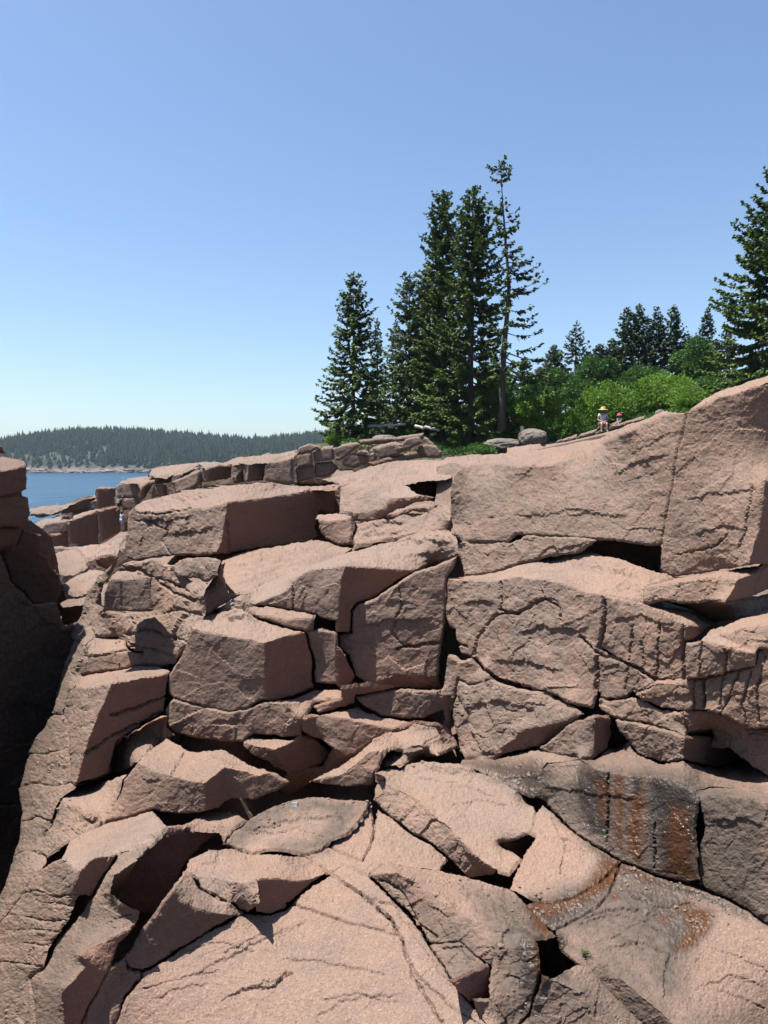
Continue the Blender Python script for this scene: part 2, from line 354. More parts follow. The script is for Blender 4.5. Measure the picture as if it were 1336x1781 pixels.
R3*.45 395,873 440,869 490,861 540,853 588,845 584,895 560,889 550,915 555,935 520,945 480,950 440,956 400,962 376,963 386,940 391,900
# granite_slab|pale rounded slab right of the deep red shaded side|th=2 u=1
T*.8 590,847 612,840 630,826 680,808 720,802 775,797 790,812 783,830 762,834 730,835 703,842 735,862 700,868 680,868 665,855 632,846 613,848
H*.8 590,847 613,848 613,893 587,896
H*1 613,848 632,846 665,855 680,868 674,885 640,893 613,893
U 613,893 640,893 674,885 680,868 700,868 735,862 757,867 720,876 680,895 650,907 614,906
# rock_block||p=ledge th=.6 k=1.02 u=1
R 694,838 730,829 770,828 766,874 735,870
# granite_slab|thin curved ledge slab under the pale rounded slab|th=.8 k=.995
T 668,899 690,884 722,876 760,872 755,880 716,883 692,893
U 668,899 692,893 716,883 755,880 748,888 715,891 690,901
# granite_boulder|small squat boulder perched in the gap below the long block|th=.9
T*.7 550,898 560,890 600,891 614,897 605,903 580,906 556,904
F*.9 549,901 550,898 556,904 580,906 605,903 614,897 613,947 590,948 565,937 553,917
# granite_block|rough pale block beside the small squat boulder|th=1.4
H*1.3 612,947 614,906 650,907 672,903 692,895 730,889 748,887 737,910 726,930 690,938 640,949 610,955
# granite_block|pale wedge block against the left end of the overhanging boulder|th=1.2
H*1.0 748,887 765,874 781,870 781,905 785,922 770,926 738,931 726,930 737,910
T 690,938 726,930 738,931 770,926 785,922 790,930 740,946 700,950 640,956 640,949
# granite_slab|grey slab with a rounded lump beneath the long block, mid left|th=1.2 u=1
T*.9 385,976 400,966 440,957 480,948 520,942 553,938 566,940 590,949 612,951 600,962 560,975 530,985 490,1000 460,1012 430,1028 400,1034 388,1004
# rock_block||p=ledge th=1 k=1.03
R 386,977 389,1005 401,1035 431,1029 401,1046 346,1079 353,1061 351,1036 359,1013 377,1001 383,975
# granite_slab|rough fractured slope of thin broken layers, left of the middle boulder|th=1.8
L*1.8 217,976 265,973 292,985 310,1001 345,1011 358,1012 350,1035 352,1060 345,1078 333,1092 320,1120 300,1152 275,1158 250,1157 248,1133 222,1125 215,1113 165,1108 155,1082 170,1050 178,1062 230,1065 262,1062 258,1003 240,990 202,985
# granite_block|pale blocky step under the long block's left end|th=.9
L*1.2 290,986 310,973 350,965 382,974 376,1000 358,1012 345,1011 310,1001
# granite_block|dark cube-like block perched on the left slope|th=.8 k=.85
T*.7 190,1003 202,990 240,988 258,1002 245,1008 215,1010 196,1008
F*.8 190,1003 196,1008 215,1010 245,1008 258,1002 262,1060 230,1064 178,1061 181,1030
# granite_slab|upper thin slab of the stacked pair on the left slope|th=.7
T*.7 148,1122 165,1108 195,1102 216,1114 222,1126 200,1132 150,1138
F 148,1122 150,1138 200,1132 222,1126 224,1131 200,1138 150,1143
# granite_slab|lower thicker slab of the stacked pair on the left slope|th=.8
F*.9 138,1175 140,1146 150,1141 200,1136 247,1133 248,1156 200,1166
T 150,1141 160,1134 224,1128 247,1133 200,1136
# granite_boulder|ship-prow boulder with sunlit top and black shaded side above the chasm|th=1.6
T*.6 130,1195 140,1178 180,1168 210,1162 250,1157 275,1158 297,1167 280,1173 240,1180 193,1186 160,1196
L*1.6 118,1204 130,1195 160,1196 193,1186 181,1215 166,1250 150,1290 130,1368 122,1360 116,1270 108,1240
R*.5 193,1186 240,1180 280,1173 297,1167 292,1205 287,1240 240,1264 205,1290 190,1345 160,1357 130,1368 150,1290 166,1250 181,1215
# rock_block||p=slope th=1.2
L*1.8 155,1082 165,1108 148,1122 150,1141 140,1146 138,1175 140,1178 130,1195 118,1204 108,1240 88,1242 100,1200 113,1152 130,1112
# rock_block||p=slope th=1.4
L*1.6 202,985 180,1010 170,1050 155,1082 130,1112 120,1105 140,1070 150,1030 170,1000 195,982
# rock_block||p=slope th=1
U 287,1240 290,1262 305,1279 290,1283 287,1246 262,1254 232,1272 210,1290 190,1312 195,1348 160,1364 130,1368 160,1352 190,1330 205,1290 240,1264
# granite_boulder|sunlit boulder stub at the head of the chasm beside the long block|th=1.2 d=17
T 165,970 175,957 205,950 212,953 208,968 190,966
R 165,970 190,966 208,968 204,985 193,991 172,986
# granite_boulder|low tan boulder half in shade at the head of the chasm|th=1.5 d=17
T*1.2 88,968 100,958 125,952 140,958 152,972 153,986 130,1000 105,1000 90,985
# rock_block||p=slope th=1 d=15
T*1.2 105,1012 130,1000 155,988 175,988 190,993 185,1005 178,1022 160,1027 130,1030 110,1026
# rock_block||p=slope th=1 d=14
T*1.2 103,1046 115,1038 145,1033 163,1030 160,1045 140,1053 105,1056
U 105,1056 140,1053 160,1045 150,1075 130,1100 105,1085
# rock_block||p=slope th=1.5 d=19
T*1.2 130,952 160,945 205,944 212,953 205,950 175,957 165,970 153,975 142,960
# chasm_boulder|thick rounded rock layer topping the left cliff|th=2 d=10
T*.9 -90,800 -20,790 25,796 41,800 44,808 20,815 -20,820 -90,826
R*.8 -90,826 -20,820 20,815 44,808 49,830 47,850 30,858 0,863 -90,868
# chasm_boulder|second rock layer of the left cliff, in shade|th=2 d=10
R*.8 -90,868 0,864 30,860 51,866 53,890 48,910 38,919 20,916 -90,916
# chasm_boulder|small red rock on top of the left cliff|th=1 d=11
R -90,770 -10,772 4,775 11,789 -20,791 -90,800
# rock_block||p=cliff th=2 d=10.5
R*1.2 -90,916 20,916 38,919 37,930 28,947 0,957 -90,955
# rock_block||p=cliff th=2 d=12
R*1.2 30,947 40,918 60,925 76,932 73,962 88,968 90,985 105,1000 110,1026 100,1050 60,1050 20,1010 0,957
# rock_block||p=cliff th=3 d=10.5
R2*1.4 -90,955 0,957 20,1010 60,1050 103,1046 110,1090 150,1080 140,1120 130,1400 -90,1400
# rock_block||p=cliff th=3 d=10
R2*1.4 -90,1400 150,1400 150,1700 -90,1700
# rock_block||p=ledge th=2 d=13.2
F*1.3 540,848 600,840 645,830 650,900 640,960 545,955
# rock_block||p=cliff th=2 d=11.2
R*1.2 -90,795 22,812 38,830 40,905 25,960 -90,962
# rock_block||p=slope th=3 d=22
F*1.4 60,952 130,950 235,952 240,990 150,1060 95,1060 60,1000
# rock_block||p=cliff th=2 d=14
R2*1.2 -90,890 50,900 92,930 105,1000 125,1060 60,1120 -90,1120
# rock_block||p=near th=.5 k=.985
F*1.4 900,1640 935,1628 975,1625 992,1690 945,1716 905,1705
# rock_block||p=ledge th=1.5 d=11.2
H*1 758,806 792,800 812,812 812,885 775,885 752,880
'''
FAR_TEXT = '''
# shore_slab|gently stepped pink slab running back towards the seated pair|th=2 d=18
T*.8 690,808 740,800 790,795 850,789 900,785 960,776 1010,769 1060,759 1125,744 1170,722 1140,735 1060,768 1000,790 940,802 880,806 800,812 760,832 700,838 640,830
# shore_slab|reddish stepped edge of pink slab behind the huge overhanging boulder|th=2 d=20
F*1.3 868,802 900,796 950,790 985,780 1003,778 1000,792 960,800 905,808
T 850,792 890,786 950,778 1003,768 1040,758 1003,778 985,780 950,790 900,796 868,802
# shore_slab|pale square slab left of the stepped pink slab|th=1.5 d=25
T 878,792 884,776 938,769 948,778 941,784 905,790
# shore_slab|pink slab edge in front of the green shrubs|th=1.5 d=27
T 945,784 950,772 1000,764 1050,750 1110,737 1080,752 1030,765 985,778
# shore_slab|low pink slab mound below the tall spruces|th=1.5 d=25
T 750,812 775,793 830,788 870,788 878,793 850,800 800,808
# shore_slab|broad pale slab sheet left of the pink mound|th=2.5 d=22
T*.8 560,832 600,822 650,808 690,800 740,798 770,797 740,806 690,815 640,828 600,840
# cliff_block||p=far d=34
F 300,848 297,838 318,829 346,818 348,842 336,851 306,860
# cliff_block||p=far d=34
F 346,816 358,812 359,836 348,840
# cliff_block||p=far d=34
R 358,813 404,808 405,832 359,838
T 345,805 375,802 405,805 404,808 358,813
# cliff_block||p=far d=34
F 405,832 420,812 424,838 408,841
# cliff_block||p=far d=33
L 420,812 432,806 430,838 424,838
R 432,806 468,802 459,836 430,838
T 404,806 440,799 470,800 468,802 432,806 420,812
# cliff_block||p=far d=32
F*1.2 459,836 462,813 472,806 508,796 511,838 492,841
T 470,803 490,795 512,790 508,796 472,806
# cliff_block||p=far d=32
F 516,791 516,780 538,772 557,778 541,787
T 516,780 520,775 540,769 560,773 557,778 538,772
# cliff_block||p=far d=32
F 516,791 541,787 543,810 516,813
# cliff_block||p=far d=32
F 514,813 545,809 546,832 514,840
# cliff_block||p=far d=32
F 543,785 579,778 581,798 545,804
T 543,785 555,779 580,774 579,778
# cliff_block||p=far d=32
F 545,805 576,801 587,815 572,828 546,830
# cliff_block||p=far d=31
F 580,779 600,773 627,772 613,786 592,801 582,801
T 580,779 596,769 620,767 627,772 600,773
# cliff_block||p=far d=31
L 613,786 630,780 639,788 622,791
# cliff_block||p=far d=31
F 594,803 612,788 639,791 641,806 612,814 596,810
# cliff_block||p=far d=31
F 641,788 651,785 653,800 644,804
# cliff_block||p=far d=31
F 652,783 669,776 682,771 702,776 692,791 656,801
T 640,780 660,770 690,765 702,770 682,771 669,776 652,783
# cliff_block||p=far d=31
R 640,806 660,800 692,792 725,785 740,795 700,803 650,812
# cliff_block||p=far d=32
F 692,775 705,762 728,757 735,770 715,780 696,788
# cliff_block||p=far d=33
F*1.3 620,766 650,762 690,758 735,752 735,762 700,766 660,772 625,774
# cliff_block||p=far d=31
T 585,815 610,812 620,818 600,826 575,830
# cliff_boulder|rounded grey boulder in the shade below the tall spruces|th=1 d=32
F 725,790 727,778 740,772 758,774 769,786 768,795 745,797
# cliff_block||p=far d=36
F 263,848 268,842 285,841 287,862 260,866
# cliff_block||p=far d=36
R 243,850 258,839 300,830 302,840 268,842 258,850 254,866 245,872
T 238,838 262,828 300,824 300,830 258,839 243,850
# cliff_block||p=far d=38
F 203,841 239,838 244,848 243,864 206,866
L 197,868 200,842 203,841 206,866 208,885 199,884
T 203,841 210,835 262,826 239,838
# cliff_block||p=far d=38
F 206,866 243,864 242,886 210,888
# cliff_block||p=far d=40
R 168,848 202,846 200,880 169,886
T 168,848 176,845 205,844 202,846
# cliff_block||p=far d=40
F 190,862 203,860 206,884 192,884
# cliff_block||p=far d=36
T*1.3 258,824 262,814 300,806 350,802 375,802 345,808 318,822 285,830
# cliff_block||p=far d=36
R 260,830 262,814 290,810 292,824
# cliff_block||p=far d=37
T*1.2 215,838 222,830 258,826 262,832 240,838
# cliff_block||p=far d=35
T*1.2 300,836 320,820 346,812 346,818 318,829 297,838
# cliff_block||p=far d=33
T 375,806 405,795 440,790 480,788 516,780 512,790 470,803 430,805
# cliff_boulder|pale pink boulder resting on top of the far blocky cliff|th=1 d=33
T 436,797 452,788 468,784 472,790 462,795 440,799
F 436,800 440,798 462,794 472,789 472,795 440,803
# cliff_block||p=far d=42
R 104,892 112,880 140,867 167,860 168,880 130,892
T 98,884 105,878 140,864 167,856 168,862 140,868 112,882
# cliff_block||p=far d=38
R 127,902 170,889 174,946 122,946 118,912
T 118,906 130,893 169,884 200,880 207,880 170,889 127,902
# cliff_block||p=far d=37
R 170,889 207,880 216,900 213,926 175,944
# cliff_block||p=far d=40
F*1.3 66,918 80,908 118,905 120,925 90,930 75,935
T 55,912 75,900 118,895 122,903 80,909 66,918
# cliff_block||p=far d=39
R 78,932 90,929 121,922 122,948 82,960 74,950
# cliff_block||p=far d=46
F 50,898 52,886 100,880 112,884 100,892 70,900
# cliff_block||p=far d=40
T*1.3 175,945 213,926 222,918 215,945 200,948
# cliff_block||p=far d=44
T*1.3 48,884 60,880 100,876 112,880 100,888 52,892
# cliff_block||p=far d=30
T 190,948 193,938 212,930 218,934 214,946
# seat_rock|grey seat rock beneath the seated woman|th=1 d=33
F 1036,757 1040,746 1062,740 1085,735 1120,726 1118,733 1085,742 1060,752
T 1040,746 1048,741 1075,733 1120,722 1120,726 1085,735 1062,740
# seat_rock|square grey rock in the row left of the seated woman|th=1 d=33
F 1000,768 1001,758 1036,747 1036,757
T 1001,758 1010,752 1040,744 1036,747
# seat_rock|small grey rock at the shrub end of the row|th=1 d=33
F 965,772 968,766 1000,758 1000,768
T 968,766 978,760 1004,754 1001,758
# cliff_block||p=far d=42 th=3
F*1.6 60,918 105,890 170,866 205,852 262,826 345,812 352,850 300,866 235,880 218,925 212,950 120,955 82,962 68,940
# cliff_block||p=far d=36 th=3
F*1.6 345,812 440,802 515,788 600,776 700,764 740,758 760,780 745,800 690,812 620,832 560,842 480,842 352,850
'''
CRACK_TEXT = '''
5 1.6 1052,1040 1050,1075 1046,1110 1042,1125
4 1.2 1040,1120 1038,1160 1036,1200
3 1 870,1012 872,1060
4 1.2 870,1060 900,1068 925,1048 950,1042
3 1 790,1120 812,1125
4 1.2 768,1115 700,1128 690,1130
3 1 1000,975 1050,985 1090,990
3 1.2 1075,1028 1110,1018 1140,1008
3 1 1190,1085 1190,1180
3 1 1220,1118 1216,1178
3 1.2 1210,1180 1205,1235
3 1 1090,1150 1088,1205
3 1 1260,1165 1250,1235
3 1 1308,1170 1290,1225 1300,1265
4 1.4 660,1530 690,1545 720,1590 745,1640
3 1.3 577,1518 600,1535 640,1565 668,1570
3.5 1.4 500,1570 560,1590 610,1605 650,1612 690,1625
3 1.2 495,1668 560,1673 620,1685 668,1697
3 1.3 385,1740 420,1725 470,1715 510,1692
3.5 1.5 455,1720 480,1712 500,1690
4 1.6 640,1565 680,1600 700,1640 720,1700 745,1740 770,1781
3 1 390,1660 430,1640 460,1625
3 1 540,1500 560,1505 571,1517
2.5 1.2 110,1490 150,1468 185,1452 230,1440
3 1.2 345,1085 385,1078 415,1068
3 1 370,1100 400,1080 440,1075
3 1 395,1065 420,1050
3 1.2 300,1350 310,1325 325,1300
3 1 745,1340 790,1347 830,1340 870,1352
3 1.2 740,1335 800,1340 850,1345
3 1 1060,1600 1090,1615 1130,1600
3 1.2 1155,1735 1157,1690 1165,1660
3 1 1250,1720 1290,1735 1330,1755
3 1 240,893 290,895 330,885 350,880
3 1.2 232,905 265,910 290,925 280,940 300,965
3 1 395,905 400,960
3 1.2 450,955 500,965 540,950
3 1.2 430,1000 470,985 500,970 560,955
4 1.4 118,1230 150,1235 165,1230
4 1.4 120,1265 150,1262 158,1258
4 1.4 195,1245 230,1235 290,1210
4 1.4 150,1310 200,1280 280,1240
3.5 1.3 215,985 250,1000 290,1010 330,1030
4 1.5 270,1010 300,1030 340,1045
4 1.5 230,1075 270,1070 310,1060 345,1065
4 1.5 220,1105 260,1095 300,1110 320,1115
4 1.5 225,1120 260,1130 300,1140
4 1.5 40,1560 70,1570 120,1575
4 1.5 20,1620 60,1615 100,1622
4 1.5 40,1640 80,1645
3 1.2 70,1540 100,1560 130,1565
3 1.2 160,1640 200,1600 230,1590
3 1.2 1060,1350 1055,1470
3 1.2 1140,1430 1138,1510
3 1.2 870,1600 850,1560 800,1540 740,1520
3 1.2 930,1625 890,1590 850,1560
3 1.3 640,1560 700,1580 760,1630
2.5 1 680,1560 730,1640 790,1720
3 1.3 822,1140 830,1110 865,1068 900,1066 950,1042 975,1056 980,1085
4 1.4 868,1182 920,1196 970,1216 1005,1234
4 1.4 1008,1108 1038,1135 1060,1145 1092,1152 1130,1176 1148,1184 1186,1184
3 1.2 1100,1088 1096,1146
3 1.2 1116,1118 1121,1162
3 1.2 1150,1080 1146,1130 1140,1182
3 1.2 1060,1216 1110,1206 1140,1191
3 1.2 1262,1130 1258,1170
3 1.2 1285,1165 1272,1205 1252,1242
3 1.2 1330,1140 1318,1200 1322,1262
2.5 1 1265,930 1240,952 1180,966
2.5 1 1310,845 1300,900 1285,960
2.5 1 690,1015 700,1050 680,1100 705,1128
3 1.2 500,1008 512,1035 508,1058
3 1.2 400,990 440,980 470,985 510,965 560,965
2.5 1.1 440,960 448,985 440,1015
2.5 1.1 290,866 330,872 370,862 430,850 480,848
2.5 1.1 950,985 1000,990 1060,1000 1110,1005
2.5 1.1 900,990 960,1000 1010,1020
2.5 1 660,1360 720,1352 790,1362 860,1385
2.5 1 790,1400 830,1390 880,1400
2.5 1.2 960,1425 985,1470 975,1520
2.5 1.2 1100,1560 1150,1580 1200,1570
2.5 1.2 1010,1610 1060,1590 1110,1600 1150,1620
2.5 1.2 1040,1640 1080,1630 1120,1650
2.5 1 1240,1650 1290,1665 1336,1690
2.5 1.1 420,1440 470,1450 520,1440 560,1455
2.5 1.1 350,1500 400,1495 460,1505 520,1500
2.5 1.1 380,1480 372,1520
2.5 1.1 170,1480 215,1462 250,1445
2.5 1.1 300,1655 380,1640 440,1655
2.5 1.1 250,1720 320,1700 380,1690
2.5 1.1 560,1740 620,1730 690,1745
'''
STAIN_SHADE_TEXT = '''
D1 40 930,1340 1210,1340 1336,1380 1336,1600 1210,1540 1140,1520 1020,1460 925,1386
W1 22 1095,1340 1120,1345 1118,1400 1115,1480 1095,1480 1100,1420
W1 26 1180,1370 1215,1380 1212,1480 1205,1535 1150,1530 1170,1460 1165,1420
W1 18 1030,1335 1060,1340 1055,1460 1040,1470 1042,1400
A1 16 1098,1380 1124,1385 1120,1500 1086,1488
A.8 16 1040,1350 1062,1365 1055,1430 1045,1420
A.7 22 1160,1430 1205,1440 1205,1520 1160,1520
W.9 30 800,1325 870,1320 930,1325 950,1350 930,1390 900,1378 850,1348
D1 26 415,1425 500,1385 640,1392 620,1430 570,1480 520,1485 470,1470 540,1460 580,1420 520,1415 460,1440 420,1470 395,1470
D.5 30 255,1475 300,1440 380,1440 330,1480
A1 14 1050,1485 1072,1503 1060,1530 1020,1555 985,1580 955,1585 925,1580 917,1565 940,1562 985,1568 1010,1550 1035,1520
W.6 18 1045,1480 1075,1503 1060,1532 1000,1582 920,1582 917,1562 985,1566 1010,1545
A1 12 1085,1505 1120,1520 1135,1530 1120,1532 1095,1520
A1 10 915,1580 930,1590 965,1620 950,1628 930,1610
A1 16 1180,1570 1215,1575 1245,1585 1235,1610 1215,1640 1195,1650 1172,1655 1180,1635 1200,1615 1190,1595
W.6 18 1150,1560 1240,1575 1240,1610 1215,1640 1170,1660 1165,1690 1155,1700 1160,1660
A1 8 1060,1550 1080,1560 1065,1570
A1 10 1145,1595 1180,1590 1165,1602 1148,1605
D1 45 985,1600 1060,1560 1120,1530 1180,1560 1230,1600 1200,1670 1190,1740 1150,1740 1120,1690 1080,1600
D1 40 810,1550 880,1555 950,1610 930,1650 870,1640
D.9 30 860,1600 960,1625 980,1680 940,1781 860,1781 850,1680
A.8 22 925,1640 955,1640 950,1700 930,1690
W.7 30 905,1610 970,1625 975,1690 920,1781 905,1700
D.8 40 960,1690 1010,1700 1090,1781 920,1781
D.6 30 1010,1650 1100,1720 1150,1781 1100,1781 1040,1710
L.9 60 1215,1390 1336,1395 1336,1600 1215,1540
L.6 60 790,1010 870,1020 1000,1030 1190,1090 1190,1180 1040,1230 900,1190 800,1130
L.5 60 1100,1190 1336,1130 1336,1270 1110,1220
L.6 50 620,1060 770,1000 765,1180 620,1170
D.5 40 160,1560 240,1590 200,1630 140,1660 100,1781 50,1781 90,1670
D.55 30 300,1540 400,1590 250,1680 190,1781 150,1781 240,1620
L.5 40 385,975 600,935 600,965 430,1025
D.55 40 180,1000 262,1000 260,1060 180,1060
D.3 60 60,1280 125,1250 128,1360 70,1480 20,1560
L.5 60 220,880 390,880 380,965 220,975
L.7 60 290,840 720,750 720,830 290,860
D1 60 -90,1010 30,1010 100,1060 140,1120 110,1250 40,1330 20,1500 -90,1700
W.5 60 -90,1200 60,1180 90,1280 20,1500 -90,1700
W.5 40 990,1330 1210,1350 1212,1535 1140,1520 1040,1465 1000,1430
W.7 14 1020,1462 1080,1495 1140,1520 1212,1540 1300,1582 1340,1612 1340,1600 1300,1565 1212,1525 1140,1505 1080,1480
W.8 20 900,1630 980,1625 990,1700 900,1710
A.6 14 1112,1350 1122,1352 1128,1420 1116,1420
W.8 16 1010,1320 1025,1322 1030,1400 1014,1440
W.9 16 1125,1350 1150,1352 1140,1450 1128,1500
W.6 40 1060,1540 1110,1520 1190,1545 1230,1580 1190,1660 1150,1620 1100,1580
D.8 50 1000,1640 1060,1620 1150,1700 1200,1800 1120,1860 1060,1760
D.6 50 1180,1760 1336,1740 1420,1860 1180,1860
D.6 40 700,1560 800,1600 850,1650 840,1740 780,1700 740,1640
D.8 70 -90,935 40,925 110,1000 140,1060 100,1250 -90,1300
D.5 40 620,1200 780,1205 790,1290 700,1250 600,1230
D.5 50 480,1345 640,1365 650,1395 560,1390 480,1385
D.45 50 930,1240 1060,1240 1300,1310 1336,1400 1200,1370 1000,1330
W1 24 1125,1345 1200,1370 1214,1400 1210,1535 1150,1525 1140,1440
W.9 24 1000,1325 1070,1340 1065,1475 1020,1455 1000,1400
A.9 14 1070,1345 1090,1348 1084,1480 1066,1470
A.8 14 1168,1400 1200,1410 1204,1530 1160,1524
W.9 16 1020,1465 1080,1500 1140,1524 1212,1543 1300,1588 1300,1600 1210,1562 1130,1545 1060,1520
A1 12 1060,1495 1085,1505 1060,1545 1015,1572 960,1592 915,1588 912,1570 960,1570 1010,1555 1040,1525
W.8 30 905,1560 960,1565 1040,1530 1070,1510 1080,1540 1020,1590 960,1625 930,1620
D.9 50 930,1560 1060,1520 1180,1545 1230,1600 1190,1700 1120,1690 1040,1640 960,1620
'''  # outlines on the chasm wall mix black wet rock with its painted deep shade
STEP_TEXT = '''
8 560,972 620,960 690,955 740,945 790,945
6 600,980 660,974 730,966 790,955
5 300,872 360,862 430,852 490,850
7 400,990 450,975 500,962 560,955
6 430,1010 490,985 540,975 580,968
6 880,1000 940,985 1000,985 1060,995 1110,1008
4 330,1700 400,1665 470,1630 540,1600
4 385,1740 450,1715 510,1690
4 540,1770 620,1735 700,1730
3 260,1740 330,1715 370,1712
4 670,1352 750,1342 830,1350
5 1010,1600 1080,1580 1150,1592
4 1040,1655 1110,1640 1180,1665
4 1200,1720 1270,1700 1336,1715
4 420,1450 500,1428 600,1420
6 345,1088 400,1076 450,1080
6 380,1064 420,1058 440,1062
6 800,1052 850,1044 868,1052
4 900,900 1000,888 1100,902
4 1060,830 1120,800 1170,790
4 1190,870 1260,858 1325,850
4 1200,930 1260,915 1300,920
6 890,1110 940,1090 1000,1095 1030,1085
6 850,1150 920,1150 980,1170
5 800,1230 870,1220 940,1235
6 240,902 300,906 350,896
6 290,932 340,925 380,915
5 1060,1080 1120,1070 1180,1100
5 1110,1215 1180,1205 1240,1210 1320,1200
5 940,1370 1000,1375 1060,1385 1110,1390
5 1230,1430 1290,1420 1336,1440
5 620,1090 680,1080 760,1075
6 120,1230 150,1228 165,1226
6 118,1280 148,1278
6 60,1335 90,1330 118,1335
6 40,1400 70,1395 95,1400
6 60,1540 95,1535 125,1540
6 30,1630 70,1625 95,1630
5 180,1640 210,1620 230,1605
4 240,1350 290,1362
4 370,1320 420,1330
5 700,1530 760,1540 830,1560 890,1590
5 740,1570 790,1600
4 960,1450 1000,1470 1040,1505
5 620,925 660,915 720,905
4 620,940 680,930 720,920
4 640,822 700,815 760,812
'''
# ------------------------------------------------------------------ granite material
def granite(name, pink=1.0, tint=(1, 1, 1)):
    b = NB(name); pos = b.node('ShaderNodeNewGeometry').outputs['Position']
    big = b.noise(pos, 0.9, 4); mid = b.noise(pos, 4.5, 5, .6); fine = b.noise(pos, 55, 3, .6); gr = b.noise(pos, 140, 2, .6)
    c = lambda *v: tuple(x * t for x, t in zip(v, tint))
    oi = b.node('ShaderNodeObjectInfo').outputs['Random']
    base = b.mix(b.ramp(big, .35, .65), c(.182, .108, .079), c(.165, .110, .085))
    base = b.mix(b.ramp(oi, .0, .5, .85, 0), base, c(.150, .106, .082))
    base = b.mix(b.ramp(oi, .55, 1, 0, .8), base, c(.128, .082, .060))
    base = b.mix(b.ramp(mid, .46, .72), base, c(.138, .092, .071))
    base = b.mix(b.math('MULTIPLY', b.ramp(b.noise(pos, 1.7, 5, .65), .50, .66), .6), base, c(.104, .076, .060))
    base = b.mix(b.math('MULTIPLY', b.ramp(b.noise(pos, .55, 6, .7), .50, .60), .4), base, c(.200, .112, .072))
    base = b.mix(b.math('MULTIPLY', b.ramp(fine, .54, .70), .55), base, c(.235, .178, .145))
    base = b.mix(b.math('MULTIPLY', b.ramp(gr, .56, .64), .65), base, c(.036, .027, .023))
    base = b.mix(b.math('MULTIPLY', b.ramp(b.noise(pos, 90, 2, .5), .60, .68), .4), base, c(.27, .22, .195))
    base = b.mix(b.math('MULTIPLY', b.attr('fresh_shade').outputs['Fac'], .6), base, c(.155, .062, .040))  # red of fresh breaks and of warm shade, painted by facet facing
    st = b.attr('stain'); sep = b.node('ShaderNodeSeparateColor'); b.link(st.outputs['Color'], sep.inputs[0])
    dark, algae, wet = sep.outputs[0], sep.outputs[1], sep.outputs[2]  # dark and wet also carry the shade painted on the chasm wall
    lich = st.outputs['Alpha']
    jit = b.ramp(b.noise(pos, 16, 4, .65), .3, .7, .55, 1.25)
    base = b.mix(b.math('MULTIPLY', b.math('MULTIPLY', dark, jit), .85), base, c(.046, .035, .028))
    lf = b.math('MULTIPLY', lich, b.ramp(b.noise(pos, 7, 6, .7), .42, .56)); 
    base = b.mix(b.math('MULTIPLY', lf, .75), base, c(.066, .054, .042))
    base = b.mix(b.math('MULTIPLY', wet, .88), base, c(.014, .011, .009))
    al = b.math('MULTIPLY', algae, jit)
    base = b.mix(al, base, b.mix(b.noise(pos, 20, 4), (.072, .022, .004), (.026, .012, .004)))
    b.link(base, b.p.inputs['Base Color'])
    r = b.math('SUBTRACT', .86, b.math('MULTIPLY', b.math('MAXIMUM', wet, b.math('MULTIPLY', algae, .75)), .52)); b.link(r, b.p.inputs['Roughness'])
    b.p.inputs['Specular IOR Level'].default_value = .35
    bu = b.node('ShaderNodeBump'); bu.inputs['Strength'].default_value = .36; bu.inputs['Distance'].default_value = .012
    h = b.math('ADD', b.math('MULTIPLY', b.noise(pos, 34, 5, .65), 1.0), b.math('MULTIPLY', b.noise(pos, 12, 4, .6), 1.6))
    b.link(h, bu.inputs['Height']); b.link(bu.outputs[0], b.p.inputs['Normal'])
    return b.m
ROCK = granite('pink_granite')
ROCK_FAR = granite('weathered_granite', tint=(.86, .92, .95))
ROCK_CLIFF_SHADE = granite('shaded_chasm_granite', tint=(.66, .58, .56))  # granite tinted darker: the chasm's shade is put into its colour

# ------------------------------------------------------------------ rocks: facets with a facing; depths solved so that facets lie in their planes
NORM = {'T': (-.13, -.20, .97), 'T3': (-.10, -.14, .98), 'R3': (.86, -.50, -.05), 'F': (-.28, -.95, .06), 'L': (-.80, -.56, .14), 'L2': (-.72, -.68, .08), 'L3': (-.80, -.58, .12),
        'G': (-.55, -.80, .22), 'R': (.70, -.71, -.02), 'R2': (.95, -.30, .06), 'U': (-.05, -.80, -.60), 'S': (.42, -.90, .06), 'H': (-.38, -.66, .65)}
LICHEN = {'H': .2, 'T3': .05, 'R3': .1, 'L': .45, 'L2': .35, 'L3': .5, 'F': .35, 'G': .3, 'T': .08, 'R': .1, 'R2': .1, 'U': .1, 'S': .15}; FRESH_SHADE = {'R': .8, 'R3': .9, 'U': .6, 'S': .4, 'F': .2}  # last table paints shaded faces redder, along with fresh breaks
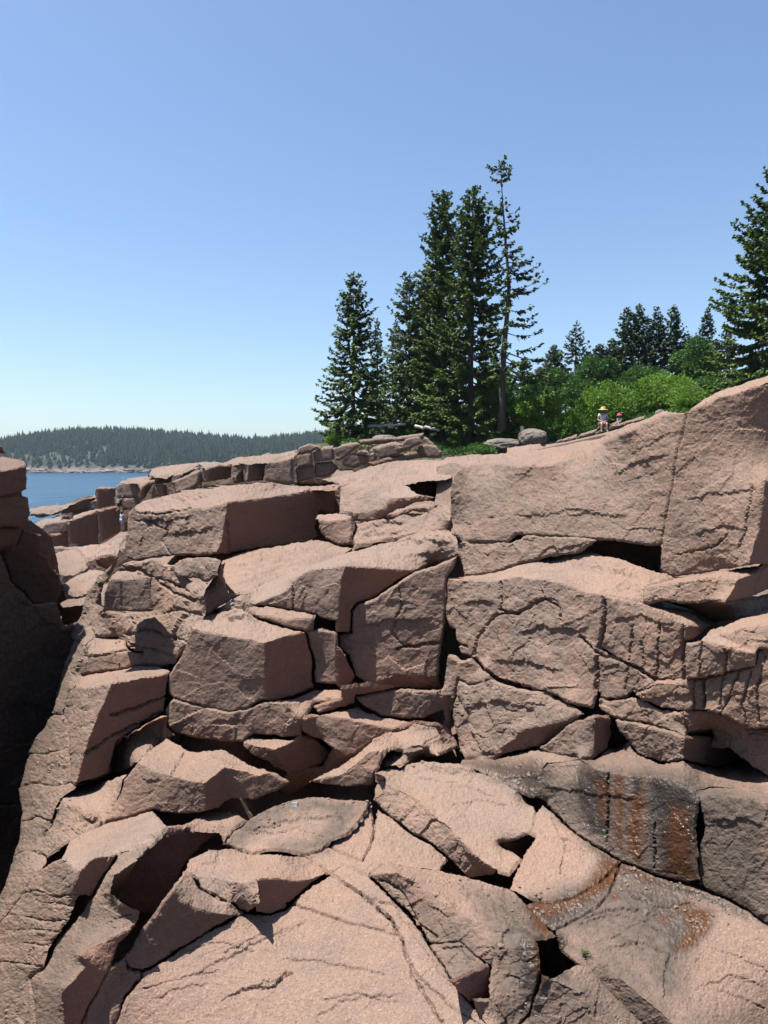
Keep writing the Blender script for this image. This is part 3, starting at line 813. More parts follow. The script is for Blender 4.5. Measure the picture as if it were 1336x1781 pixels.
PRIOR = np.array([(500,1860,3.3),(500,1781,3.6),(560,1540,5.0),(510,1420,6.0),(830,1781,3.65),(1336,1781,3.6),(1250,1620,4.4),(1000,1620,4.7),
 (940,1550,5.1),(800,1420,5.9),(700,1340,6.6),(1100,1530,5.2),(1040,1350,6.0),(1336,1600,4.5),(1336,1400,4.9),(830,1310,6.9),(780,1010,7.9),
 (800,1150,7.3),(1040,1030,6.9),(1040,1210,6.5),(1336,1250,5.3),(1336,1080,5.5),(1200,1010,6.2),(790,940,8.5),(790,810,8.6),(1150,946,6.5),
 (1195,716,6.6),(1336,670,5.7),(1336,980,5.5),(690,1000,8.6),(610,1100,7.8),(465,1115,7.2),(465,1220,7.2),(300,1180,7.8),(340,1090,8.2),
 (420,1030,8.8),(500,1000,9.2),(690,940,10),(450,1290,7.0),(620,1290,6.9),(640,1360,6.6),(400,1340,6.7),(250,1330,7.1),(260,1410,6.6),
 (120,1380,7.6),(60,1300,8.6),(150,1300,8.3),(190,1190,8.9),(290,1170,9),(130,1120,10),(220,1130,9.8),(220,1020,11.2),(340,990,11.5),
 (180,1060,11),(225,950,13.3),(390,900,12.6),(585,860,14.5),(470,840,16),(580,920,12.2),(480,960,11.5),(400,1000,10.8),(700,890,12.0),
 (760,850,11.5),(700,820,16),(840,795,12),(1000,770,10.5),(60,1500,7),(20,1600,6.2),(0,1781,5.0),(100,1781,4.6),(200,1781,4.0),(150,1560,6.0),
 (240,1500,6.0),(300,1600,5.0),(350,1540,5.2),(650,1240,7.3),(600,1200,7.5),(-60,1860,4.8)], float)
def prior(px, py):
    d2 = ((PRIOR[:, 0] - px) ** 2 + (PRIOR[:, 1] - py) ** 2) + 60
    w = d2 ** -1.6
    return math.exp((w * np.log(PRIOR[:, 2])).sum() / w.sum())

def parse(text):
    out = []
    for ln in text.strip().splitlines():
        if ln.startswith('#'):
            name, label, opts = [s.strip() for s in ln[1:].split('|')]
            o = dict(s.split('=') for s in opts.split())
            out.append(dict(name=name, label=label, parent=o.get('p'), th=float(o.get('th', 1)), d=float(o['d']) if 'd' in o else None, k=float(o.get('k', 1)), u='u' in o, f=[]))
        elif ln.strip():
            w = ln.split(); code, _, r = w[0].partition('*')
            out[-1]['f'].append((code, float(r or 1), [tuple(map(float, p.split(','))) for p in w[1:]]))
    return out

def solve(blocks):
    """one least-squares problem: unknown depth of every vertex, unknown offset of every facet plane"""
    vid = {}; y0 = []
    def key(b, p): return (p, b['d'])
    for b in blocks:
        for code, r, pts in b['f']:
            for p in pts:
                k = key(b, p)
                if k not in vid:
                    vid[k] = len(vid); y0.append(b['d'] if b['d'] else prior(*p))
    nv = len(vid); nf = sum(len(b['f']) for b in blocks)
    y0 = np.array(y0); P = np.array([k[0] for k in vid]); R = ray(P[:, 0], P[:, 1])
    want = {}
    for rnd in range(4):
      M = np.zeros((nv + nf, nv + nf)); q = np.zeros(nv + nf)
      fi = 0
      for b in blocks:
        for code, r, pts in b['f']:
            n = want.get(fi)
            if n is None: n = np.array(NORM[code]); n = n / np.linalg.norm(n)
            wt = 3.0 if code == 'T3' else .9 if code == 'T' else 3.5 if code in ('R', 'R3', 'S') else 1.0
            ym = (1 / wt) * np.mean([y0[vid[key(b, p)]] for p in pts]); j = nv + fi
            for p in pts:
                i = vid[key(b, p)]; c = float(R[i] @ n) / ym; o = -1 / ym
                M[i, i] += c * c; M[j, j] += o * o; M[i, j] += c * o; M[j, i] += c * o
            fi += 1
      w = PW_PRIOR ** 2
      M[range(nv), range(nv)] += w / y0 ** 2; q[:nv] += w / y0
      x = np.linalg.solve(M + np.eye(nv + nf) * 1e-10, q)
      y = np.clip(x[:nv], y0 * .75, y0 * 1.45)
      fi = 0
      for b in blocks:                                   # let the tops (and badly fitting faces) ease towards what their outlines allow
        for code, r, pts in b['f']:
            Q = np.array([R[vid[key(b, p)]] * y[vid[key(b, p)]] for p in pts]); c = Q.mean(0)
            vt = np.linalg.svd(Q - c)[2][2]; vt = vt * (-1 if vt @ c > 0 else 1)
            t = np.array(NORM[code]); t = t / np.linalg.norm(t); o = want.get(fi, t)
            k = .6 if code == 'T' else 0.0 if code in ('R', 'R3', 'S') else .15
            nn = o * (1 - k) + vt * k; nn = nn / np.linalg.norm(nn)
            if nn @ t > (.90 if code == 'T' else .93): want[fi] = nn
            fi += 1
    # the far corners of a top always lie behind its front edge, on the top's own plane
    use = {}
    for b in blocks:
        for fk, (code, r, pts) in enumerate(b['f']):
            for p in pts: use.setdefault(vid[key(b, p)], []).append(code)
    for b in blocks:
        if len(b['f']) < 2: continue
        for code, r, pts in b['f']:
            if code[0] != 'T': continue
            ids = [vid[key(b, p)] for p in pts]; sh = [i for i in ids if any(c[0] != 'T' for c in use[i])]
            if not sh: continue
            n = np.array(NORM['T']); n = n / np.linalg.norm(n)
            for i in ids:
                if i in sh or len(use[i]) > 1: continue
                dx = np.array([abs(P[j, 0] - P[i, 0]) + .3 * abs(P[j, 1] - P[i, 1]) for j in sh]); near = [sh[k] for k in np.argsort(dx)[:3] if dx[k] < dx.min() + 45]
                c = max(float(n @ R[j]) * y[j] for j in near); yn = max(y[j] for j in near)
                c = min(c, -.012 * yn); den = float(n @ R[i])
                yi = c / den if den < -1e-4 else yn * 1.6
                up = max(0.0, (P[near[0], 1] - P[i, 1])) 
                y[i] = min(max(yi, yn * (1.004 + up * .0012)), yn * 1.6) if up > 1 else min(max(y[i], yn * .97), yn * 1.1)
    return {k: y[i] for k, i in vid.items()}
PW_PRIOR = 0.06

def seg_dist(px, py, a, b):
    ax, ay = a; bx, by = b; dx, dy = bx - ax, by - ay
    t = np.clip(((px - ax) * dx + (py - ay) * dy) / max(dx * dx + dy * dy, 1e-9), 0, 1)
    return np.hypot(px - ax - t * dx, py - ay - t * dy), t
def inside(px, py, poly):
    c = np.zeros(len(px), bool); n = len(poly)
    for i in range(n):
        x0, y0 = poly[i]; x1, y1 = poly[i - 1]
        c ^= ((y0 > py) != (y1 > py)) & (px < (x1 - x0) * (py - y0) / ((y1 - y0) or 1e-9) + x0)
    return c
def mean_value(px, py, poly, vals):
    """mean value coordinates: smooth interpolation of corner values inside a polygon"""
    P = np.array(poly); n = len(P)
    dx = P[:, 0][None] - px[:, None]; dy = P[:, 1][None] - py[:, None]
    r = np.hypot(dx, dy) + 1e-9
    dx2, dy2, r2 = np.roll(dx, -1, 1), np.roll(dy, -1, 1), np.roll(r, -1, 1)
    cr = dx * dy2 - dy * dx2; dt = dx * dx2 + dy * dy2
    t = cr / (r * r2 + dt + 1e-9)                       # tan(half angle)
    w = (t + np.roll(t, 1, 1)) / r
    s = w.sum(1); out = (w * np.array(vals)[None]).sum(1) / np.where(abs(s) < 1e-12, 1e-12, s)
    lo, hi = min(vals), max(vals); out = np.clip(out, lo, hi)
    for i in range(n):
        d, tt = seg_dist(px, py, poly[i], poly[(i + 1) % n])
        m = d < 0.02
        if m.any(): out[m] = vals[i] * (1 - tt[m]) + vals[(i + 1) % n] * tt[m]
    return out
def warp(px, py):
    p = np.stack([px, py, np.zeros_like(px)], -1)
    k = 1.0
    return (px + k * (3 * noise3(p * .031, 3) + 2.0 * noise3(p * .085, 4) + 1.7 * noise3(p * .21, 5)),
            py + k * (2.6 * noise3(p * .031, 13) + 1.8 * noise3(p * .085, 14) + 2.0 * noise3(p * .21, 15)))

CRACKS = []   # (points, width px, depth as a share of the width)
for ln in CRACK_TEXT.strip().splitlines():
    w = ln.split(); CRACKS.append((float(w[0]), float(w[1]), [tuple(map(float, p.split(','))) for p in w[2:]]))
STEPS = []    # small risers: (height in pixels, line); the rock above the line stands proud
for ln in STEP_TEXT.strip().splitlines():
    w = ln.split(); STEPS.append((float(w[0]), [tuple(map(float, p.split(','))) for p in w[1:]]))
STAIN_SHADES = []  # dark outlines also cover the central recess and some steep flanks
for ln in STAIN_SHADE_TEXT.strip().splitlines():
    w = ln.split(); STAIN_SHADES.append(('DAWL'.index(w[0][0]), float(w[0][1:] or 1), float(w[1]), [tuple(map(float, p.split(','))) for p in w[2:]]))

def facet_mesh(b, Y, step):
    key = {}; px, py, yy, rough, nfac, lic, fre = [], [], [], [], [], [], []; tris = []
    rng = np.random.default_rng(int(abs(b['f'][0][2][0][0]) * 31 + abs(b['f'][0][2][0][1]) * 7))
    edge_use = {}
    for code, r, pts in b['f']:
        vals = [1 / (Y[(p, b['d'])] * b['k']) for p in pts]; n = len(pts)
        for i in range(n):
            e = tuple(sorted((pts[i], pts[(i + 1) % n]))); edge_use[e] = edge_use.get(e, 0) + 1
        bd = []
        for i in range(n):
            a, c = pts[i], pts[(i + 1) % n]; s, e = sorted((a, c)); m = max(1, int(math.hypot(a[0] - c[0], a[1] - c[1]) / step + .5))
            seg = [(s[0] + (e[0] - s[0]) * k / m, s[1] + (e[1] - s[1]) * k / m) for k in range(m + 1)]
            if s != a: seg.reverse()
            bd += seg[:-1]
        xs = np.array([p[0] for p in pts]); ys = np.array([p[1] for p in pts])
        gx, gy = np.meshgrid(np.arange(xs.min(), xs.max() + step, step), np.arange(ys.min(), ys.max() + step, step * .87))
        gx = gx + (np.arange(gx.shape[0]) % 2)[:, None] * step * .5
        gx = (gx + rng.uniform(-.25, .25, gx.shape) * step).ravel(); gy = (gy + rng.uniform(-.25, .25, gy.shape) * step).ravel()
        m = inside(gx, gy, pts)
        for i in range(n):
            if m.any(): m &= seg_dist(gx, gy, pts[i], pts[(i + 1) % n])[0] > step * .6
        gx, gy = gx[m], gy[m]
        co = [Vector(p) for p in bd] + [Vector(p) for p in zip(gx, gy)]
        v2, _, f2, _, _, _ = delaunay_2d_cdt(co, [], [list(range(len(bd)))], 1, 1e-4)
        vx = np.array([v.x for v in v2]); vy = np.array([v.y for v in v2])
        vy_ = mean_value(vx, vy, pts, vals)
        ids = []
        for k in range(len(vx)):
            kk = (round(vx[k] * 50), round(vy[k] * 50))
            if kk not in key:
                key[kk] = len(px); px.append(vx[k]); py.append(vy[k]); yy.append(vy_[k]); rough.append(r); nfac.append(1); lic.append(LICHEN[code]); fre.append(FRESH_SHADE.get(code, 0))
            else:
                j = key[kk]; nfac[j] += 1; rough[j] = (rough[j] + r) / 2
            ids.append(key[kk])
        tris += [(ids[a], ids[c], ids[d]) for a, c, d in f2 if len({ids[a], ids[c], ids[d]}) == 3]
    return (np.array(px), np.array(py), 1 / np.array(yy), np.array(rough), (np.array(lic), np.array(fre)), np.array(tris),
            [e for e, k in edge_use.items() if k == 1], [e for e, k in edge_use.items() if k > 1])

def vnormals(V, T):
    fn = np.cross(V[T[:, 1]] - V[T[:, 0]], V[T[:, 2]] - V[T[:, 0]])
    N = np.zeros_like(V)
    for k in range(3): np.add.at(N, T[:, k], fn)
    return N / (np.linalg.norm(N, axis=1, keepdims=True) + 1e-12)

ALLPTS = []; BLOCK_BASE = {}
def rock(b, Y, mat, step, parent=None, relief=1.0):
    px, py, d, rough, nfac, T, outer, inner = facet_mesh(b, Y, step)
    wx, wy = warp(px, py)
    V = ray(wx, wy) * d[:, None]
    fn = np.cross(V[T[:, 1]] - V[T[:, 0]], V[T[:, 2]] - V[T[:, 0]])
    flip = (fn * V[T[:, 0]]).sum(1) > 0
    T[flip] = T[flip][:, ::-1]
    cellm = d.mean() * step / FOC                        # metres per mesh cell
    # soften creases between facets
    E = np.unique(np.sort(np.concatenate([T[:, [0, 1]], T[:, [1, 2]], T[:, [2, 0]]]), 1), axis=0)
    crease = np.zeros(len(V))
    for e in inner:
        dd, _ = seg_dist(px, py, *e); crease = np.maximum(crease, np.exp(-(dd / (1.0 * step)) ** 2))
    for it in range(1):
        S = np.zeros_like(V); cnt = np.zeros(len(V))
        np.add.at(S, E[:, 0], V[E[:, 1]]); np.add.at(S, E[:, 1], V[E[:, 0]]); np.add.at(cnt, E.ravel(), 1)
        V = V + (S / cnt[:, None] - V) * (crease * .55)[:, None]
    N = vnormals(V, T)
    # relief: swells, broken plates, chips and grain, only as fine as the mesh can carry
    seed = int(abs(px[0]) * 3 + abs(py[0])) % 911
    s = d.mean() / 8.0; s = min(max(s, .6), 3.0)
    view = np.abs((N * V).sum(1)) / np.linalg.norm(V, axis=1)
    cell = d * step / FOC / np.clip(view, .12, 1)          # true mesh spacing: no relief finer than it can carry
    att = lambda lam: np.clip(lam / cell / 2.2 - .45, 0, 1)
    rr = np.clip(rough - .6, 0, 2); sa = min(s, 1.1)
    disp = .045 * s * fbm(V, 1.2 / s, 2, seed) * np.minimum(rough, 1.2) * att(.8 * s)
    h1, b1 = fracture(V, .42 * s, seed + 5, (1, 1.5, .7)); h2, b2 = fracture(V, .17 * s, seed + 55, (1, 1.3, .6))
    disp += (h1 * .026 * rr + h1 * .007) * sa * att(.42 * s) + (h2 * .012 * rr + h2 * .003) * sa * att(.17 * s)
    disp += .010 * sa * fbm(V, 6 / s, 2, seed + 9, .6) * (rough * .8) * att(.16 * s)
    disp += .007 * sa * fbm(V, 17 / s, 2, seed + 19, .6) * rough * att(.06 * s)
    disp *= np.clip(view / .35, .3, 1)
    disp *= relief * .78
    # joints: outer edges and traced cracks sink in
    edge = np.full(len(V), 1e9)
    for e in outer: edge = np.minimum(edge, seg_dist(px, py, *e)[0])
    pxm = d / FOC
    disp -= pxm * 7.0 * np.clip(view / .4, .15, 1) * np.exp(-(edge / 1.9) ** 2) * (.7 + .6 * fbm(V, 3 / s, 2, seed + 2))
    jx = px + 4.5 * noise3(np.stack([px, py, px * 0], -1) * .045, 31) + 3 * noise3(np.stack([px, py, px * 0], -1) * .16, 33)
    jy = py + 4.5 * noise3(np.stack([px, py, px * 0], -1) * .045, 32) + 3 * noise3(np.stack([px, py, px * 0], -1) * .16, 34)
    for w, dep, pts in CRACKS:
        P = np.array(pts)
        if P[:, 0].max() < px.min() - 9 or P[:, 0].min() > px.max() + 9 or P[:, 1].max() < py.min() - 9 or P[:, 1].min() > py.max() + 9: continue
        dd = np.full(len(V), 1e9)
        for a, c in zip(pts[:-1], pts[1:]): dd = np.minimum(dd, seg_dist(jx, jy, a, c)[0])
        disp -= 2.2 * pxm * dep * w * np.where(N[:, 2] > .7, .5, 1) * np.clip(view / .4 - .35, .0, 1) * np.exp(-(dd / (w * .5)) ** 2)
    for h, pts in STEPS:
        P = np.array(pts)
        if P[:, 0].max() < px.min() or P[:, 0].min() > px.max() or P[:, 1].max() < py.min() - 40 or P[:, 1].min() > py.max() + 9: continue
        sx, sy = px + 1.6 * (jx - px), py + 1.6 * (jy - py)
        ly = np.interp(sx, P[:, 0], P[:, 1]); sd = ly - sy
        ends = np.clip((sx - P[0, 0]) / 18, 0, 1) * np.clip((P[-1, 0] - sx) / 18, 0, 1)
        disp += h * .8 * pxm * ends * np.clip(view / .3 - .5, 0, 1) * np.clip(sd / 2.2 + .5, 0, 1) * np.exp(-(np.maximum(sd, 0) / 32) ** 2)
    V = V + N * disp[:, None]
    # stains, with the chasm wall's painted shade among them
    st = np.zeros((len(V), 4)); st[:, 3] = nfac[0]
    kx = px + 14 * noise3(np.stack([px, py, px * 0], -1) * .03, 41) + 9 * noise3(np.stack([px, py, px * 0], -1) * .11, 42)
    ky = py + 14 * noise3(np.stack([px, py, px * 0], -1) * .03, 43) + 9 * noise3(np.stack([px, py, px * 0], -1) * .11, 44)
    for ch, amt, feather, poly in STAIN_SHADES:
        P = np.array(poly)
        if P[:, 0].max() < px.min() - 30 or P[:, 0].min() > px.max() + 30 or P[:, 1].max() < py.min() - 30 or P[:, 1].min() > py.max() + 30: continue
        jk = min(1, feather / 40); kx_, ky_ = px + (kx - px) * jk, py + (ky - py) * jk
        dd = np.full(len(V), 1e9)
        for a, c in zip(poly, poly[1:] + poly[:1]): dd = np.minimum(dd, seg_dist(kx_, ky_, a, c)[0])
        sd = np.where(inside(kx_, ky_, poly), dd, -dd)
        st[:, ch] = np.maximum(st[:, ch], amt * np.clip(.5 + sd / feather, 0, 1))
    ALLPTS.append(V.copy())
    # close the body: walls and back behind the visible faces
    cnt = {}
    for t in T:
        for a, c in ((t[0], t[1]), (t[1], t[2]), (t[2], t[0])): cnt[(a, c)] = 1
    be = np.array([(a, c) for (a, c) in cnt if (c, a) not in cnt])
    bi = np.unique(be); loc = {v: k for k, v in enumerate(bi)}
    cen = V.mean(0); dirv = cen / np.linalg.norm(cen); nv = len(V); nb = len(bi)
    r1 = V[bi] + dirv * b['th'] * .25 + (cen - V[bi]) * .05
    r2 = V[bi] + dirv * b['th'] + (cen - V[bi]) * .28
    A = np.array([loc[a] for a, c in be]); C = np.array([loc[c] for a, c in be])
    w1 = np.stack([be[:, 1], be[:, 0], nv + A], -1); w2 = np.stack([be[:, 1], nv + A, nv + C], -1)
    w3 = np.stack([nv + C, nv + A, nv + nb + A], -1); w4 = np.stack([nv + C, nv + nb + A, nv + nb + C], -1)
    cap = np.stack([nv + nb + C, nv + nb + A, np.full(len(A), nv + 2 * nb)], -1)
    VV = np.concatenate([V, r1, r2, [cen + dirv * b['th']]]); TT = np.concatenate([T, w1, w2, w3, w4, cap])
    ST = np.concatenate([st, st[bi], st[bi], [[0, 0, 0, 0]]]); FR = np.concatenate([nfac[1], nfac[1][bi], nfac[1][bi], [0]])
    org = np.array([cen[0], cen[1], V[:, 2].min()])
    o = add_mesh(b['name'], VV - org, TT, mat, parent, {'stain': ST, 'fresh_shade': FR})
    o.location = org
    return o

def snap(blocks, r=4.6):
    """corners traced within a few pixels of each other are one corner: neighbours then meet without gaps"""
    seen = []
    for b in blocks:
        if b['d'] or b['u']: continue
        for fk, (code, q, pts) in enumerate(b['f']):
            out = []
            for p in pts:
                best = min(seen, key=lambda t: (t[0] - p[0]) ** 2 + (t[1] - p[1]) ** 2, default=None)
                if best and (best[0] - p[0]) ** 2 + (best[1] - p[1]) ** 2 < r * r and best not in out: out.append(best)
                else:
                    out.append(p); seen.append(p)
            b['f'][fk] = (code, q, out)
    return blocks
near_blocks = snap(parse(ROCK_TEXT)); far_blocks = parse(FAR_TEXT)
Ysol = solve(near_blocks); Yfar = {}
NORM_FAR = dict(NORM)
Yfar = solve(far_blocks)
LEDGES = {'wall': ('granite_ledge', 'jointed granite wall of broken blocks under the overhanging boulder', 'rock ledge'),
          'ledge': ('granite_ledge', 'shaded recess rocks between the middle boulder and vertical crack', 'rock ledge'),
          'slope': ('granite_ledge', 'broken pink rock slope edging the dark chasm', 'rock ledge'),
          'near': ('granite_ledge', 'low wet and dry rock pieces between the foreground slabs', 'rock ledge'),
          'cliff': ('granite_cliff', 'black shaded cliff on the far side of the chasm', 'cliff'),
          'far': ('sea_cliff', 'distant cliff of jointed grey and red blocks before the sea', 'cliff')}
ROOTS = {}
for k, (nm, lb, ct) in LEDGES.items():
    ROOTS[k] = tag(empty(nm), lb, ct)
CAT = {'granite_boulder': 'boulder', 'granite_block': 'rock', 'granite_slab': 'rock slab', 'granite_wall': 'rock', 'chasm_boulder': 'boulder',
       'shore_slab': 'rock slab', 'cliff_boulder': 'boulder', 'seat_rock': 'rock'}
for bl, Y, far in [(b, Ysol, 0) for b in near_blocks] + [(b, Yfar, 1) for b in far_blocks]:
    mat = ROCK_CLIFF_SHADE if bl['parent'] == 'cliff' or bl['name'] == 'chasm_boulder' else ROCK_FAR if far and bl['name'] != 'shore_slab' else ROCK
    o = rock(bl, Y, mat, 2.2 if far or np.mean([p[1] for p in bl['f'][0][2]]) > 1290 else 2.7, ROOTS.get(bl['parent']), .75 if far else 1.0)
    if bl['label']: tag(o, bl['label'], CAT[bl['name']])
for k, r in ROOTS.items():                                # put each ledge's origin at its base
    kids = [o for o in bpy.data.objects if o.parent == r]
    if kids:
        c = Vector((sum(o.location.x for o in kids) / len(kids), sum(o.location.y for o in kids) / len(kids), min(o.location.z for o in kids)))
        r.location = c
        for o in kids: o.location -= c

# ------------------------------------------------------------------ bedrock under and between the blocks
SEA = -8.0
PTS = np.concatenate(ALLPTS)
def grid_faces(nx, ny):
    i = np.arange(nx * ny).reshape(ny, nx)
    return np.stack([i[:-1, :-1].ravel(), i[:-1, 1:].ravel(), i[1:, 1:].ravel(), i[1:, :-1].ravel()], -1)
gx = np.sinh(np.linspace(-2.6, 2.6, 300)) * 3.3; gy = np.concatenate([np.linspace(-9, 1, 24), 1.2 * np.exp(np.linspace(0, math.log(52), 250))])
Z = np.full((len(gy), len(gx)), np.nan)
ix = np.searchsorted(gx, PTS[:, 0]) - 1; iy = np.searchsorted(gy, PTS[:, 1]) - 1
ok = (ix >= 0) & (ix < len(gx)) & (iy >= 0) & (iy < len(gy))
zz = np.full(Z.shape, 1e9); np.minimum.at(zz, (iy[ok], ix[ok]), PTS[ok, 2]); 
m = zz.copy()
for dy in (-2, -1, 0, 1, 2):
    for dx in (-2, -1, 0, 1, 2):
        m = np.minimum(m, np.roll(np.roll(zz, dy, 0), dx, 1))
known = m < 1e8; Z[known] = m[known] - .16
Z0 = np.where(known, Z, -2.8)
for size in (64, 32, 16, 8, 4, 2, 1, 1, 1):              # fill the unseen cells smoothly
    for it in range(24 if size < 8 else 10):
        a = (np.roll(Z0, size, 0) + np.roll(Z0, -size, 0) + np.roll(Z0, size, 1) + np.roll(Z0, -size, 1)) / 4
        Z0 = np.where(known, Z, a)
XX, YY = np.meshgrid(gx, gy)
# the chasm: everything left of the broken slope's edge drops to the sea
edge = np.array([ray(*p) * Ysol[(p, None)] for p in ((130., 1112.), (108., 1240.), (62., 1280.), (32., 1370.), (36., 1430.), (10., 1535.), (-60., 1680.))])
edge = np.concatenate([[[-5.2, 13.5, 0]], edge, [[edge[-1][0] - .2, 2.5, 0], [edge[-1][0] - .6, 0.5, 0]]])
o_ = np.argsort(edge[:, 1]); ex = np.interp(YY, edge[o_, 1], edge[o_, 0])
er = Z0.copy()
for dy in (-2, -1, 0, 1, 2):
    for dx in (-2, -1, 0, 1, 2): er = np.minimum(er, np.roll(np.roll(Z0, dy, 0), dx, 1))
for it in range(6): er = (er + np.roll(er, 1, 0) + np.roll(er, -1, 0) + np.roll(er, 1, 1) + np.roll(er, -1, 1)) / 5
Z0 = np.minimum(np.where(YY > 12, er - .5, er - .12), np.where(YY > 12.5, -.35 - .085 * YY + np.clip(XX + 1, 0, 12) * .12, 99))
Z0 = np.where((XX < ex + .15) & (YY < 13.2), -8.6, Z0)
Z0 = np.minimum(Z0, np.where(YY > 36, -1.2 - .0 * YY, 99)); Z0 = np.where((XX < -20) & (YY > 24), np.minimum(Z0, -6 - (YY - 24) * .1), Z0)
Z0 = np.where((XX < ex - 2.4) & (YY < 13.2) & (XX > -22), -.6 - np.clip(-XX - 8, 0, 20) * .1, Z0); Z0 = np.where((YY < 2.2) & (XX > ex), np.minimum(Z0, -3.2), Z0)  # unseen cliff and ground carried toward the camera, keeping skylight out of the chasm
base_far = -1.15 - np.clip(-11 - XX, 0, 1.2) * 2.9 - np.clip(XX - 5, 0, 20) * .0
Z0 = np.where((YY > 29) & (YY < 42) & (XX > -9) & (XX < 8), np.maximum(Z0, base_far - np.clip(31 - YY, 0, 3) * .6 - np.clip(YY - 39, 0, 3) * 1.5), Z0)
bp = np.stack([XX.ravel(), YY.ravel(), Z0.ravel()], -1)
hb, _ = fracture(bp, .6, 77); bp[:, 2] += hb * .06
add = add_mesh('bedrock_ground', bp, grid_faces(len(gx), len(gy)), ROCK, None, {'stain': np.tile([[.35, 0, 0, .2]], (len(bp), 1))})
tag(add, kind='structure')

# ------------------------------------------------------------------ wooded rise behind the ledges
GP = np.array([at(*p) for p in ((560,772,40),(620,772,39),(700,772,38),(740,790,35),(800,792,33),(860,790,32),(900,775,34),(960,770,33),(1010,756,34),(1060,742,34.5),
     (1120,727,34.5),(1180,712,33),(1240,690,32),(1336,668,30),(1500,650,28),(1000,735,42),(1100,705,44),(1250,660,42),(1400,640,40),(760,765,46),(850,768,44),(600,770,50),(540,775,44),
     (1100,690,60),(1300,650,60),(800,760,60),(560,775,60),(1000,720,60))])
def ground_z(x, y):
    d2 = (GP[:, 0] - x) ** 2 + (GP[:, 1] - y) ** 2 + .3
    w = d2 ** -1.5
    return float((w * GP[:, 2]).sum() / w.sum())
gx2 = np.linspace(-7.5, 60, 130); gy2 = np.linspace(29.5, 130, 150)
X2, Y2 = np.meshgrid(gx2, gy2)
Zg = np.array([ground_z(a, c) for a, c in zip(X2.ravel(), Y2.ravel())])
left = np.clip((-3.2 - (Y2.ravel() - 36) * .12 - X2.ravel()) / 3.5, 0, 1)
Zg = Zg - left ** 1.5 * 9 - np.clip((31.5 - Y2.ravel()) / 1.5, 0, 1) * np.clip((9 - X2.ravel()) / 3, .5, 1) * 2.2
Zg = Zg - np.clip((37.5 - Y2.ravel()) / 2, 0, 1) * np.clip((.5 - X2.ravel()) / 2, 0, 1) * 4 - np.clip((34.4 - Y2.ravel()) / 1.5, 0, 1) * 1.3
gp = np.stack([X2.ravel(), Y2.ravel(), Zg], -1); gp[:, 2] += .18 * fbm(gp, .35, 4, 5) - .1
b = NB('forest_floor'); pos = b.node('ShaderNodeNewGeometry').outputs['Position']
c1 = b.mix(b.ramp(b.noise(pos, .5, 5), .4, .6), (.018, .014, .011), (.020, .030, .009)); c1 = b.mix(b.ramp(b.noise(pos, 6, 4), .4, .7), c1, (.035, .05, .014))
b.link(c1, b.p.inputs['Base Color']); b.p.inputs['Roughness'].default_value = .95; FLOOR = b.m
tag(add_mesh('ground', gp, grid_faces(len(gx2), len(gy2)), FLOOR, smooth=True), kind='structure')

# ------------------------------------------------------------------ sea
b = NB('sea_water'); pos = b.node('ShaderNodeNewGeometry').outputs['Position']
mp = b.node('ShaderNodeMapping'); mp.inputs['Scale'].default_value = (1, .45, 1); b.link(pos, mp.inputs[0])
w = b.math('ADD', b.noise(mp.outputs[0], .16, 5, .6), b.math('MULTIPLY', b.noise(mp.outputs[0], .9, 4, .6), .35))
bu = b.node('ShaderNodeBump'); bu.inputs['Strength'].default_value = 1.0; bu.inputs['Distance'].default_value = 5; b.link(w, bu.inputs['Height'])
b.link(bu.outputs[0], b.p.inputs['Normal'])
b.link(b.mix(b.ramp(b.noise(mp.outputs[0], .05, 5), .4, .65), (.006, .045, .095), (.010, .06, .11)), b.p.inputs['Base Color'])
b.p.inputs['Roughness'].default_value = .22; b.p.inputs['IOR'].default_value = 1.33
SEAM = b.m
tag(add_mesh('sea', [(-3000, -60, SEA), (3000, -60, SEA), (3000, 3000, SEA), (-3000, 3000, SEA)], [(0, 1, 2, 3)], SEAM), kind='structure')

# ------------------------------------------------------------------ far headland
RIDGE = np.array([(-900, 806), (-300, 802), (0, 790), (40, 775), (80, 765), (130, 757), (190, 755), (250, 757), (330, 763), (400, 769), (460, 772), (520, 765), (580, 760), (640, 758), (760, 752), (900, 748)], float)
SHORE, CREST = 690.0, 900.0
def hill_z(x, y):
    px = PW / 2 + FOC * x / CREST
    top = (HORIZON - np.interp(px, RIDGE[:, 0], RIDGE[:, 1])) / FOC * CREST
    t = np.clip((y - SHORE) / (CREST - SHORE), 0, 1.5)
    prof = np.where(t < 1, 1 - (1 - t) ** 1.7, 1 - (t - 1) * .6)
    return SEA + 3 + prof * (top - SEA - 3)
hx = np.linspace(-1000, 260, 230); hy = np.concatenate([np.linspace(SHORE - 12, SHORE + 40, 40), np.linspace(SHORE + 44, 1010, 50)])
HX, HY = np.meshgrid(hx, hy)
hp = np.stack([HX.ravel(), HY.ravel(), np.zeros(HX.size)], -1)
wob = 22 * fbm(hp * np.array([1, 0, 0]), .012, 3, 8)
HZ = hill_z(hp[:, 0], hp[:, 1] + wob)
tt = hp[:, 1] + wob - SHORE
pxh = PW / 2 + FOC * hp[:, 0] / SHORE
cliff = np.clip(1 - np.abs(pxh - 60) / 95, 0, 1) ** .4          # a taller sea cliff at the left end
hh, _ = fracture(hp, 7, 3, (1.6, 1.2, 1)); h3, _ = fracture(hp, 22, 31, (1.6, 1, 1))
shorez = SEA + .5 + np.clip(tt, -12, 12) * .14 + (hh * 1.6 + h3 * 1.8) * np.clip((30 - tt) / 20, 0, 1)
